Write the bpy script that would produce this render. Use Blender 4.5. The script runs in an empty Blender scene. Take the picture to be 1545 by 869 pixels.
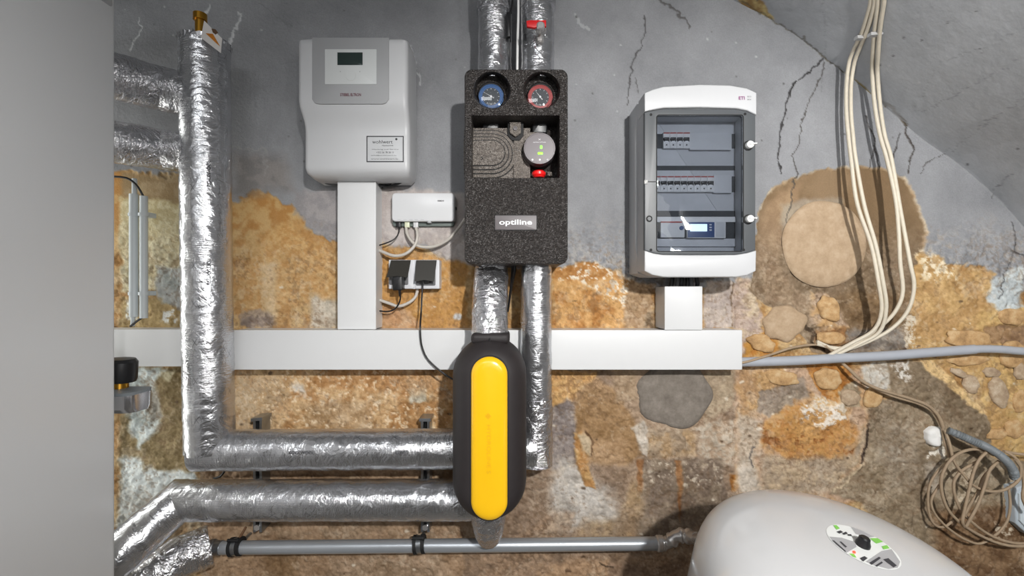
import bpy, bmesh, math, random
import numpy as np
from mathutils import Vector, Matrix
random.seed(7)
S = bpy.context.scene; COL = S.collection
# ------------------------------------------------------------------ camera, light, exposure
FPX, CD, CH = 700.0, 1.25, 1.5        # focal length in px (1545 wide), distance to wall, eye height
cam = bpy.data.cameras.new('camera'); co = bpy.data.objects.new('camera', cam); COL.objects.link(co)
co.location = (0, -CD, CH); co.rotation_euler = (math.pi/2, 0, 0)
cam.sensor_fit = 'HORIZONTAL'; cam.sensor_width = 36; cam.lens = FPX/1545*36; cam.clip_start = .02
S.camera = co
S.view_settings.view_transform = 'Standard'; S.view_settings.look = 'None'
S.view_settings.gamma = 1; S.view_settings.use_curve_mapping = False
S.view_settings.exposure = -0.16
W = bpy.data.worlds.new('world'); S.world = W; W.use_nodes = True
W.node_tree.nodes['Background'].inputs[0].default_value = (.6, .62, .65, 1)
W.node_tree.nodes['Background'].inputs[1].default_value = .25
def light(name, kind, loc, target, power, color=(1, 1, 1), **k):
    l = bpy.data.lights.new(name, kind); l.energy = power; l.color = color
    for a, b in k.items(): setattr(l, a, b)
    o = bpy.data.objects.new(name, l); COL.objects.link(o); o.location = loc
    o.rotation_euler = (Vector(target)-Vector(loc)).to_track_quat('-Z', 'Y').to_euler(); return o
light('work_lamp', 'SPOT', (.45, -2.0, 2.05), (.50, 0, .98), 184, (1, .985, .96), spot_size=math.radians(84), spot_blend=.7, shadow_soft_size=.035)
light('side_lamp', 'SPOT', (1.3, -1.6, 1.8), (.80, 0, 1.42), 32, (1, .98, .95), spot_size=math.radians(75), spot_blend=.8, shadow_soft_size=.03)
light('ceiling_fill', 'AREA', (-.5, -2.3, 2.45), (-.3, -.6, .9), 8, (.97, .985, 1), shape='RECTANGLE', size=.9, size_y=.35)  # added overhead fill light, not an actual ceiling fixture
light('rear_fill', 'AREA', (.2, -3.1, 1.7), (0, 0, 1.2), 7, (1, .99, .97), shape='RECTANGLE', size=1.6, size_y=.9)  # unseen soft fill behind the camera, added to lift the overall level
light('left_lamp', 'AREA', (-1.5, -.17, 1.35), (-.9, -.06, 1.3), 5.5, (1, 1, .95), shape='RECTANGLE', size=.14, size_y=1.5)
light('right_fill', 'AREA', (1.25, -2.5, 1.8), (-.75, -.9, 1.45), 15, (1, .99, .97), shape='DISK', size=.25)  # fill from the right, added to brighten the cabinet side
light('cabinet_fill', 'SPOT', (1.2, -2.2, 1.35), (-.81, -.95, 1.5), 120, (1, 1, 1), spot_size=math.radians(34), spot_blend=.9, shadow_soft_size=.15)  # extra spot added only to light the cabinet, no such fixture
light('vault_fill', 'SPOT', (-.1, -1.1, 1.35), (1.2, -.3, 1.95), 26, (.97, .985, 1), spot_size=math.radians(62), spot_blend=.9, shadow_soft_size=.12)  # invisible spot near the camera, added to brighten the vault
# ------------------------------------------------------------------ helpers
def P(px, py, d=0.0):
    Y = CD-d
    return Vector(((px-772.5)*Y/FPX, -d, CH-(py-434.5)*Y/FPX))
def L(c):                                           # sRGB 0-255 -> linear
    o = []
    for v in c[:3]:
        v = v/255.0; o.append(v/12.92 if v <= .04045 else ((v+.055)/1.055)**2.4)
    return (o[0], o[1], o[2], 1)
MATS = {}
def mat(name, c, rough=.5, metal=0.0, var=.04, vs=30, bump=0.0, bs=200, emit=0, spec=.5, coat=0):
    m = bpy.data.materials.new(name); m.use_nodes = True; nt = m.node_tree; N = nt.nodes
    b = N['Principled BSDF']; b.inputs['Roughness'].default_value = rough; b.inputs['Metallic'].default_value = metal
    b.inputs['Specular IOR Level'].default_value = spec; b.inputs['Coat Weight'].default_value = coat
    tc = N.new('ShaderNodeTexCoord'); no = N.new('ShaderNodeTexNoise'); no.inputs['Scale'].default_value = vs; no.inputs['Detail'].default_value = 5
    nt.links.new(tc.outputs['Object'], no.inputs['Vector'])
    r = N.new('ShaderNodeMapRange'); r.inputs[3].default_value = 1-var*2; r.inputs[4].default_value = 1+var*2
    nt.links.new(no.outputs['Fac'], r.inputs[0])
    mx = N.new('ShaderNodeMix'); mx.data_type = 'RGBA'; mx.blend_type = 'MULTIPLY'; mx.inputs['Factor'].default_value = 1
    mx.inputs['A'].default_value = L(c); nt.links.new(r.outputs[0], mx.inputs['B']); nt.links.new(mx.outputs['Result'], b.inputs['Base Color'])
    if bump:
        n2 = N.new('ShaderNodeTexNoise'); n2.inputs['Scale'].default_value = bs; n2.inputs['Detail'].default_value = 4
        nt.links.new(tc.outputs['Object'], n2.inputs['Vector'])
        bp = N.new('ShaderNodeBump'); bp.inputs['Strength'].default_value = bump; bp.inputs['Distance'].default_value = .002
        nt.links.new(n2.outputs['Fac'], bp.inputs['Height']); nt.links.new(bp.outputs[0], b.inputs['Normal'])
    if emit:
        b.inputs['Emission Color'].default_value = L(c); b.inputs['Emission Strength'].default_value = emit
    MATS[name] = m; return m
def setobj(o, label=None, cat=None, group=None, kind=None):
    for k, v in (('label', label), ('category', cat), ('group', group), ('kind', kind)):
        if v: o[k] = v
    return o
def thing(name, loc, label, cat, group=None):
    o = bpy.data.objects.new(name, None); COL.objects.link(o); o.location = loc; o.empty_display_size = .05
    return setobj(o, label, cat, group)
ORG = {}
def org(o):
    v = Vector(o.location)
    return v
def link(name, me, m, parent=None, smooth=40):
    if m is not None and len(me.materials) == 0: me.materials.append(m)
    if smooth:
        me.shade_smooth(); me.set_sharp_from_angle(angle=math.radians(smooth))
    o = bpy.data.objects.new(name, me); COL.objects.link(o)
    if parent is not None:
        o.parent = parent; w = Vector((0, 0, 0)); p = parent
        while p is not None:
            if p.type == 'EMPTY': w += Vector(p.location)
            p = p.parent
        o.matrix_parent_inverse = Matrix.Translation(-w) if parent.type == 'EMPTY' else Matrix.Identity(4)
    return o
def from_bm(name, bm, m, parent=None, smooth=40):
    bmesh.ops.recalc_face_normals(bm, faces=bm.faces)
    me = bpy.data.meshes.new(name); bm.to_mesh(me); bm.free(); return link(name, me, m, parent, smooth)
def ring_loft(bm, rings, cap=True, closed=True):
    vs = [[bm.verts.new(p) for p in r] for r in rings]; n = len(rings[0])
    for a, b in zip(vs, vs[1:]):
        for i in range(n if closed else n-1):
            j = (i+1) % n; bm.faces.new((a[i], a[j], b[j], b[i]))
    if cap:
        bm.faces.new(vs[0][::-1]); bm.faces.new(vs[-1])
def rrect(x0, z0, x1, z1, r, n=6):
    if x0 > x1: x0, x1 = x1, x0
    if z0 > z1: z0, z1 = z1, z0
    o = []
    for cx, cz, a in ((x1-r, z1-r, 0), (x0+r, z1-r, 90), (x0+r, z0+r, 180), (x1-r, z0+r, 270)):
        for k in range(n+1):
            t = math.radians(a+90*k/n); o.append((cx+r*math.cos(t), cz+r*math.sin(t)))
    return o
def inset(pts, d):
    n = len(pts); o = []
    area = sum(pts[i][0]*pts[(i+1) % n][1]-pts[(i+1) % n][0]*pts[i][1] for i in range(n))
    s = 1 if area > 0 else -1
    for i in range(n):
        a = Vector(pts[i-1]); b = Vector(pts[i]); c = Vector(pts[(i+1) % n])
        e1 = (b-a); e2 = (c-b)
        if e1.length < 1e-9: e1 = e2
        if e2.length < 1e-9: e2 = e1
        e1.normalize(); e2.normalize()
        n1 = Vector((-e1.y, e1.x)); n2 = Vector((-e2.y, e2.x)); m = (n1+n2)
        m = m/max(m.length_squared/2, .6)
        o.append((b.x+m.x*d*s, b.y+m.y*d*s))
    return o
def prism_bm(bm, pts, y0, y1, bev=0.0, seg=3, backbev=0.0):
    """outline pts (X,Z); y0 back depth, y1 front depth (distance from the wall)"""
    rings = []
    if backbev: rings.append([(x, -y0, z) for x, z in inset(pts, backbev)]); rings.append([(x, -(y0+backbev), z) for x, z in pts])
    else: rings.append([(x, -y0, z) for x, z in pts])
    if bev:
        for k in range(seg+1):
            t = math.pi/2*k/seg
            rings.append([(x, -(y1-bev+bev*math.sin(t)), z) for x, z in inset(pts, bev*(1-math.cos(t)))])
    else: rings.append([(x, -y1, z) for x, z in pts])
    ring_loft(bm, rings)
def prism(name, pts, y0, y1, m, parent=None, bev=0.0, seg=3, smooth=40, backbev=0):
    bm = bmesh.new(); prism_bm(bm, pts, y0, y1, bev, seg, backbev); return from_bm(name, bm, m, parent, smooth)
def pxbox(name, x0, y0, x1, y1, d0, d1, m, parent=None, r=.003, bev=.0015, n=4, smooth=40):
    a = P(x0, y0, d1); b = P(x1, y1, d1)
    return prism(name, rrect(a.x, a.z, b.x, b.z, max(r, 1e-4), n), d0, d1, m, parent, bev, 3, smooth)
def outl(pts, d): return [(P(x, y, d).x, P(x, y, d).z) for x, y in pts]
def catmull(pts, step=.01, closed=False):
    pts = [Vector(p) for p in pts]; o = []
    n = len(pts)
    for i in range(n-1 if not closed else n):
        g = lambda k: pts[k % n] if closed else pts[max(0, min(n-1, k))]
        p0, p1, p2, p3 = g(i-1), g(i), g(i+1), g(i+2)
        m = max(2, int((p2-p1).length/step))
        for k in range(m):
            t = k/m
            o.append(.5*((2*p1)+(p2-p0)*t+(2*p0-5*p1+4*p2-p3)*t*t+(3*p1-p0-3*p2+p3)*t**3))
    if not closed: o.append(pts[-1])
    return o
def resample(pts, step):
    o = [pts[0]]
    for a, b in zip(pts, pts[1:]):
        m = max(1, int(round((b-a).length/step)))
        for k in range(1, m+1): o.append(a.lerp(b, k/m))
    return o
def tube(name, pts, rad, m, parent=None, n=16, cap=True, wr=0.0, wseed=0, smooth=60, radf=None, bend=None):
    """swept tube; wr = radial crinkle amplitude; UV in metres"""
    pts = [Vector(p) for p in pts]; N_ = len(pts)
    tan = []
    for i in range(N_):
        a = pts[max(0, i-1)]; b = pts[min(N_-1, i+1)]; t = (b-a)
        tan.append(t.normalized() if t.length > 1e-9 else Vector((0, 0, 1)))
    up = Vector((0, -1, 0)) if abs(tan[0].y) < .9 else Vector((0, 0, 1))
    u = (up-tan[0]*up.dot(tan[0])).normalized()
    rng = np.random.default_rng(wseed+11)
    rings = []; lens = [0]
    ph = rng.uniform(0, 6.28, 14)
    nz = rng.normal(size=(N_, n)); 
    for i in range(N_):
        if i:
            u = (u-tan[i]*u.dot(tan[i])).normalized(); lens.append(lens[-1]+(pts[i]-pts[i-1]).length)
        v = tan[i].cross(u); r = rad[i] if isinstance(rad, (list, tuple)) else rad
        if radf: r = radf(lens[-1], r)
        # mitre stretch
        k = 1.0; ring = []
        if 0 < i < N_-1:
            a = (pts[i]-pts[i-1]).normalized(); b = (pts[i+1]-pts[i]).normalized(); c = max(.5, math.sqrt(max(0.0, (1+a.dot(b))/2)))
            bis = (b-a)
            k = 1/c; bis = bis.normalized() if bis.length > 1e-6 else None
        else: bis = None
        for j in range(n):
            t = 2*math.pi*j/n; d = u*math.cos(t)+v*math.sin(t)
            rr = r
            if wr:
                s = lens[-1]
                rr += wr*(.5*math.sin(9*s/.1+ph[0]+3*math.sin(t+ph[1]))*math.sin(2*t+ph[2])+.35*math.sin(31*s/.1+ph[3]+5*math.sin(2*t+ph[4]))+.5*math.sin(5*t+ph[5]+7*math.sin(s/.06+ph[6]))+.12*nz[i, j])
            q = d*rr
            if bis is not None and k > 1.02: q = q+bis*(q.dot(bis)*(k-1))
            ring.append(pts[i]+q)
        rings.append(ring)
    bm = bmesh.new(); uvl = bm.loops.layers.uv.new('UVMap')
    vs = [[bm.verts.new(p) for p in r] for r in rings]
    rm = rad[0] if isinstance(rad, (list, tuple)) else rad
    circ = 2*math.pi*rm
    for i in range(N_-1):
        for j in range(n):
            j2 = (j+1) % n
            f = bm.faces.new((vs[i][j], vs[i][j2], vs[i+1][j2], vs[i+1][j]))
            for lp, (a, b) in zip(f.loops, ((j, i), (j+1, i), (j+1, i+1), (j, i+1))):
                lp[uvl].uv = (a/n*circ, lens[b])
    if cap:
        bm.faces.new(vs[0][::-1]); bm.faces.new(vs[-1])
    return from_bm(name, bm, m, parent, smooth)
def cable(name, pp, r, m, parent=None, n=8, step=.008):
    return tube(name, catmull([P(*p) for p in pp], step), r, m, parent, n)
def lathe_bm(bm, prof, c, axis, n=32, cap=True):
    axis = Vector(axis).normalized(); up = Vector((0, 0, 1)) if abs(axis.z) < .9 else Vector((1, 0, 0))
    u = (up-axis*up.dot(axis)).normalized(); v = axis.cross(u); c = Vector(c)
    ring_loft(bm, [[c+axis*h+u*(r*math.cos(2*math.pi*k/n))+v*(r*math.sin(2*math.pi*k/n)) for k in range(n)] for r, h in prof], cap)
def lathe(name, prof, c, axis, m, parent=None, n=32, smooth=35):
    bm = bmesh.new(); lathe_bm(bm, prof, c, axis, n); return from_bm(name, bm, m, parent, smooth)
def text(name, s, c, w, h, m, parent=None, rot=0, d=.0004, frame=None, font_bold=False):
    """flat print: s centred on world point c, fitted into w x h metres, facing the camera side (-Y) unless frame is given"""
    cu = bpy.data.curves.new(name, 'FONT'); cu.body = s; cu.align_x = 'CENTER'; cu.align_y = 'CENTER'; cu.resolution_u = 3
    if font_bold: cu.offset = .02
    to = bpy.data.objects.new(name, cu); COL.objects.link(to)
    dg = bpy.context.evaluated_depsgraph_get(); me = bpy.data.meshes.new_from_object(to.evaluated_get(dg)); bpy.data.objects.remove(to)
    vs = np.array([v.co[:] for v in me.vertices]); mn = vs.min(0); mxx = vs.max(0); ce = (mn+mxx)/2; ex = mxx-mn
    X, Z, Nn = (Vector((1, 0, 0)), Vector((0, 0, 1)), Vector((0, -1, 0))) if frame is None else frame
    cr, sr = math.cos(rot), math.sin(rot)
    for v in me.vertices:
        a = (v.co.x-ce[0])*w/ex[0]; b = (v.co.y-ce[1])*h/ex[1]
        a, b = a*cr-b*sr, a*sr+b*cr
        v.co = Vector(c)+X*a+Z*b+Nn*d
    return link(name, me, m, parent, 0)
def boolean(o, cutters):
    for c in cutters:
        md = o.modifiers.new('b', 'BOOLEAN'); md.operation = 'DIFFERENCE'; md.object = c; md.solver = 'EXACT'
    dg = bpy.context.evaluated_depsgraph_get(); me = bpy.data.meshes.new_from_object(o.evaluated_get(dg))
    o.modifiers.clear(); o.data = me
    me.shade_smooth(); me.set_sharp_from_angle(angle=math.radians(40))
    for c in cutters: bpy.data.objects.remove(c)
# ------------------------------------------------------------------ materials
duct_m = mat('duct_pvc', (214, 215, 216), .35, var=.008)
ductside_m = duct_m
white_m = mat('white_plastic', (214, 215, 217), .35, var=.01)
ctrl_m = mat('controller_plastic', (196, 197, 199), .38, var=.01)
grey_panel_m = mat('grey_panel', (158, 159, 161), .4, var=.01)
panel_white_m = mat('panel_white', (205, 208, 208), .3, var=.01)
lcd_m = mat('lcd_glass', (44, 56, 54), .12, var=.03)
print_m = mat('print_dark', (60, 60, 64), .6)
print_red_m = mat('print_wine', (96, 30, 46), .6)
print_lt_m = mat('print_pale', (175, 178, 180), .6)
black_m = mat('black_plastic', (24, 24, 26), .38, var=.05)
blackmat_m = mat('black_matte', (14, 14, 15), .7)
rubber_m = mat('filter_foam', (38, 33, 34), .62, var=.1, vs=60, bump=.12, bs=500)
yellow_m = mat('yellow_plastic', (244, 190, 26), .22, var=.015, spec=.6)
yellow_dk_m = mat('yellow_emboss', (226, 170, 22), .3)
steel_m = mat('zinc_steel', (150, 153, 156), .3, .9, var=.08, vs=60)
chrome_m = mat('chrome', (205, 202, 200), .28, .8, var=.02)
pipe_m = mat('grey_pipe', (176, 181, 187), .3, .6, var=.03)
brass_m = mat('brass', (190, 140, 50), .3, .9)
red_m = mat('red_handle', (196, 26, 30), .35)
redlit_m = mat('red_ring', (235, 30, 30), .3)
grey_cable_m = mat('cream_cable', (205, 196, 178), .5, var=.06, vs=90)
brown_cable_m = mat('dusty_cable', (158, 138, 114), .7, var=.14, vs=50)
lt_cable_m = mat('light_grey_cable', (190, 184, 176), .5, var=.04)
white_cable_m = mat('white_cable', (225, 225, 224), .4)
conduit_m = mat('conduit_grey', (166, 170, 178), .4, var=.03)
conduit_lt_m = mat('conduit_light', (196, 203, 206), .4, var=.02)
hose_m = mat('corrugated_grey', (120, 126, 130), .5, var=.08)
socket_m = mat('socket_white', (208, 209, 213), .35)
flap_m = mat('socket_flap', (52, 50, 46), .35, spec=.6)
sock_grey_m = mat('socket_grey', (96, 96, 98), .5)
enamel_m = mat('white_enamel', (198, 198, 199), .2, var=.008, coat=.3)
cab_m = mat('cabinet_paint', (212, 213, 214), .3, var=.012, vs=3)
zip_m = mat('cable_tie', (176, 176, 176), .5)
card_m = mat('card_white', (222, 218, 214), .5)
card_or_m = mat('card_orange', (196, 120, 24), .5, var=.2, vs=200)
card_br_m = mat('card_brown', (96, 66, 40), .5)
base_m = mat('board_base', (196, 198, 201), .45, var=.01)
lid_m = mat('board_lid', (196, 197, 199), .38, var=.01)
inner_m = mat('board_inner', (196, 197, 200), .5, var=.02)
innerdk_m = mat('board_slot', (46, 50, 54), .6)
mod_m = mat('module_grey', (222, 222, 222), .45)
moddk_m = mat('module_dark', (36, 36, 40), .4)
redline_m = mat('module_red', (170, 50, 44), .5)
blue_m = mat('module_blue', (52, 80, 130), .4)
screen_m = mat('screen_lit', (205, 232, 255), .3, emit=2.2)
white2_m = mat('latch_white', (228, 228, 226), .3)
magenta_m = mat('print_magenta', (130, 30, 110), .6)
pvcend_m = mat('label_white', (226, 228, 226), .45)
labgrey_m = mat('label_grey', (168, 168, 170), .45)
green_m = mat('label_green', (130, 200, 90), .45)
green_lit_m = mat('display_green', (130, 255, 40), .4, emit=1.6)
redled_m = mat('led_red', (255, 60, 40), .4, emit=3)
pumpface_m = mat('pump_face', (92, 84, 88), .35, var=.02)
white_print_m = mat('print_white', (235, 235, 238), .5)
dialb_m = mat('dial_blue', (52, 100, 160), .4)
dialr_m = mat('dial_red', (176, 66, 66), .4)
dialdk_m = mat('dial_dark', (64, 70, 76), .4)
dialcream_m = mat('dial_silver', (215, 206, 190), .3, .3)
plate_m = mat('nameplate', (96, 90, 92), .45, bump=.1, bs=900)
foam_m = mat('foam_white', (232, 232, 230), .9, bump=.5, bs=120)

def foil_mat(name, tint, sc=1.0):
    m = bpy.data.materials.new(name); m.use_nodes = True; nt = m.node_tree; N = nt.nodes; K = nt.links.new
    b = N['Principled BSDF']; b.inputs['Metallic'].default_value = .95; b.inputs['Roughness'].default_value = .27
    uv = N.new('ShaderNodeTexCoord')
    def mth(op, a, bb=None, c=None):
        n = N.new('ShaderNodeMath'); n.operation = op
        for i, x in enumerate((a, bb, c)):
            if x is None: continue
            if isinstance(x, (int, float)): n.inputs[i].default_value = x
            else: K(x, n.inputs[i])
        return n.outputs[0]
    # wrinkles
    mp = N.new('ShaderNodeMapping'); mp.inputs['Scale'].default_value = (28, 260, 1); K(uv.outputs['UV'], mp.inputs[0])
    w1 = N.new('ShaderNodeTexNoise'); w1.inputs['Scale'].default_value = 1; w1.inputs['Detail'].default_value = 4; w1.inputs['Distortion'].default_value = 1.2; K(mp.outputs[0], w1.inputs['Vector'])
    mp2 = N.new('ShaderNodeMapping'); mp2.inputs['Scale'].default_value = (26, 32, 1); K(uv.outputs['UV'], mp2.inputs[0])
    w2 = N.new('ShaderNodeTexNoise'); w2.inputs['Scale'].default_value = 1; w2.inputs['Detail'].default_value = 4; w2.inputs['Roughness'].default_value = .5; w2.inputs['Distortion'].default_value = 2.0; K(mp2.outputs[0], w2.inputs['Vector'])
    vo = N.new('ShaderNodeTexVoronoi'); vo.feature = 'DISTANCE_TO_EDGE'; vo.inputs['Scale'].default_value = 55; K(uv.outputs['UV'], vo.inputs['Vector'])
    sep = N.new('ShaderNodeSeparateXYZ'); K(uv.outputs['UV'], sep.inputs[0])
    def grid(o, period):
        f = mth('FRACT', mth('MULTIPLY', o, 1/period)); return mth('LESS_THAN', mth('ABSOLUTE', mth('SUBTRACT', f, .5)), .12)
    g = mth('MAXIMUM', grid(sep.outputs[0], .0052), grid(sep.outputs[1], .0052))
    patchn = N.new('ShaderNodeTexNoise'); patchn.inputs['Scale'].default_value = 9; K(uv.outputs['UV'], patchn.inputs['Vector'])
    pm = N.new('ShaderNodeMapRange'); pm.inputs[1].default_value = .42; pm.inputs[2].default_value = .6; K(patchn.outputs['Fac'], pm.inputs[0])
    h = mth('ADD', mth('MULTIPLY', mth('MULTIPLY', w1.outputs['Fac'], .9), pm.outputs[0]), mth('ADD', mth('MULTIPLY', w2.outputs['Fac'], 1.5*sc), mth('MULTIPLY', g, .22)))
    h = mth('ADD', h, mth('MULTIPLY', mth('MINIMUM', vo.outputs['Distance'], .08), .9*sc))
    bp = N.new('ShaderNodeBump'); bp.inputs['Strength'].default_value = .75; bp.inputs['Distance'].default_value = .0022*sc; K(h, bp.inputs['Height']); K(bp.outputs[0], b.inputs['Normal'])
    # printed small crosses every ~7 cm
    cu_ = mth('SUBTRACT', mth('FRACT', mth('MULTIPLY', sep.outputs[0], 1/.075)), .5); row = mth('FLOOR', mth('MULTIPLY', sep.outputs[0], 1/.075))
    cv_ = mth('SUBTRACT', mth('FRACT', mth('ADD', mth('MULTIPLY', sep.outputs[1], 1/.09), mth('MULTIPLY', row, .37))), .5)
    cv2 = mth('MULTIPLY', cv_, 1.2)
    l1 = mth('LESS_THAN', mth('ABSOLUTE', mth('SUBTRACT', mth('MULTIPLY', cu_, 1.6), cv2)), .012)
    l2 = mth('LESS_THAN', mth('ABSOLUTE', mth('ADD', mth('MULTIPLY', cu_, 1.6), cv2)), .012)
    inn = mth('MULTIPLY', mth('LESS_THAN', mth('ABSOLUTE', cu_), .075), mth('LESS_THAN', mth('ABSOLUTE', cv2), .11))
    X = mth('MULTIPLY', mth('MAXIMUM', l1, l2), inn)
    mx = N.new('ShaderNodeMix'); mx.data_type = 'RGBA'; mx.inputs['A'].default_value = L(tint); mx.inputs['B'].default_value = L((90, 90, 92))
    K(mth('MULTIPLY', X, .75), mx.inputs['Factor']); K(mx.outputs['Result'], b.inputs['Base Color'])
    rr = N.new('ShaderNodeMapRange'); rr.inputs[3].default_value = .14; rr.inputs[4].default_value = .32; K(w2.outputs['Fac'], rr.inputs[0]); K(rr.outputs[0], b.inputs['Roughness'])
    return m
foil_m = foil_mat('aluminium_foil', (206, 207, 210))
foil2_m = foil_mat('crumpled_foil', (208, 208, 211), 1.8)

def epp_mat(name, c1, c2, rough=.42):
    m = bpy.data.materials.new(name); m.use_nodes = True; nt = m.node_tree; N = nt.nodes; K = nt.links.new; b = N['Principled BSDF']
    tc = N.new('ShaderNodeTexCoord'); v = N.new('ShaderNodeTexVoronoi'); v.inputs['Scale'].default_value = 330; K(tc.outputs['Object'], v.inputs['Vector'])
    r = N.new('ShaderNodeMapRange'); r.inputs[1].default_value = 0; r.inputs[2].default_value = 1; K(v.outputs['Color'], r.inputs[0])
    mx = N.new('ShaderNodeMix'); mx.data_type = 'RGBA'; mx.inputs['A'].default_value = L(c1); mx.inputs['B'].default_value = L(c2); K(r.outputs[0], mx.inputs['Factor']); K(mx.outputs['Result'], b.inputs['Base Color'])
    bp = N.new('ShaderNodeBump'); bp.inputs['Strength'].default_value = .9; bp.inputs['Distance'].default_value = .0026; bp.invert = True; K(v.outputs['Distance'], bp.inputs['Height']); K(bp.outputs[0], b.inputs['Normal'])
    b.inputs['Roughness'].default_value = rough; b.inputs['Specular IOR Level'].default_value = .7
    return m
epp_m = epp_mat('black_epp', (26, 23, 22), (56, 50, 47))
epp_lt_m = epp_mat('grey_epp', (86, 80, 76), (136, 128, 120), .4)
def glass_mat(name, tint, gl=.08, rough=.03):
    m = bpy.data.materials.new(name); m.use_nodes = True; nt = m.node_tree; N = nt.nodes; K = nt.links.new
    N.remove(N['Principled BSDF']); out = N['Material Output']
    t = N.new('ShaderNodeBsdfTransparent'); t.inputs[0].default_value = tint; g = N.new('ShaderNodeBsdfGlossy'); g.inputs['Roughness'].default_value = rough
    tc = N.new('ShaderNodeTexCoord'); no = N.new('ShaderNodeTexNoise'); no.inputs['Scale'].default_value = 9; K(tc.outputs['Object'], no.inputs['Vector'])
    bp = N.new('ShaderNodeBump'); bp.inputs['Strength'].default_value = .25; bp.inputs['Distance'].default_value = .01; K(no.outputs['Fac'], bp.inputs['Height']); K(bp.outputs[0], g.inputs['Normal'])
    fr = N.new('ShaderNodeFresnel'); fr.inputs[0].default_value = 1.5
    ad = N.new('ShaderNodeMath'); ad.operation = 'ADD'; ad.inputs[1].default_value = gl; K(fr.outputs[0], ad.inputs[0])
    mx = N.new('ShaderNodeMixShader'); K(ad.outputs[0], mx.inputs[0]); K(t.outputs[0], mx.inputs[1]); K(g.outputs[0], mx.inputs[2]); K(mx.outputs[0], out.inputs[0])
    return m
smoke_m = glass_mat('smoked_pane', (.74, .76, .79, 1), .03)
smokedk_m = mat('smoked_frame', (84, 87, 90), .42, var=.02)
clear_m = glass_mat('clear_lens', (.93, .93, .93, 1), .03)
# ------------------------------------------------------------------ wall painter
_lat = {}
def vnoise(x, y, seed):
    if seed not in _lat: _lat[seed] = np.random.default_rng(seed).random((256, 256)).astype(np.float32)
    G = _lat[seed]; xi = np.floor(x).astype(np.int32); yi = np.floor(y).astype(np.int32)
    fx = x-xi; fy = y-yi; fx = fx*fx*(3-2*fx); fy = fy*fy*(3-2*fy)
    a = G[yi & 255, xi & 255]; b = G[yi & 255, (xi+1) & 255]; c = G[(yi+1) & 255, xi & 255]; d = G[(yi+1) & 255, (xi+1) & 255]
    return (a*(1-fx)+b*fx)*(1-fy)+(c*(1-fx)+d*fx)*fy
def fbm(x, y, scale, octv=4, seed=0, gain=.55):
    s = 0; a = 1; t = 0
    for k in range(octv):
        s = s+a*vnoise(x/scale*2**k+17.3*k, y/scale*2**k+9.1*k, seed*7+k); t += a; a *= gain
    return s/t
def sst(x, a, b): t = np.clip((x-a)/(b-a), 0, 1); return t*t*(3-2*t)
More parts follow.
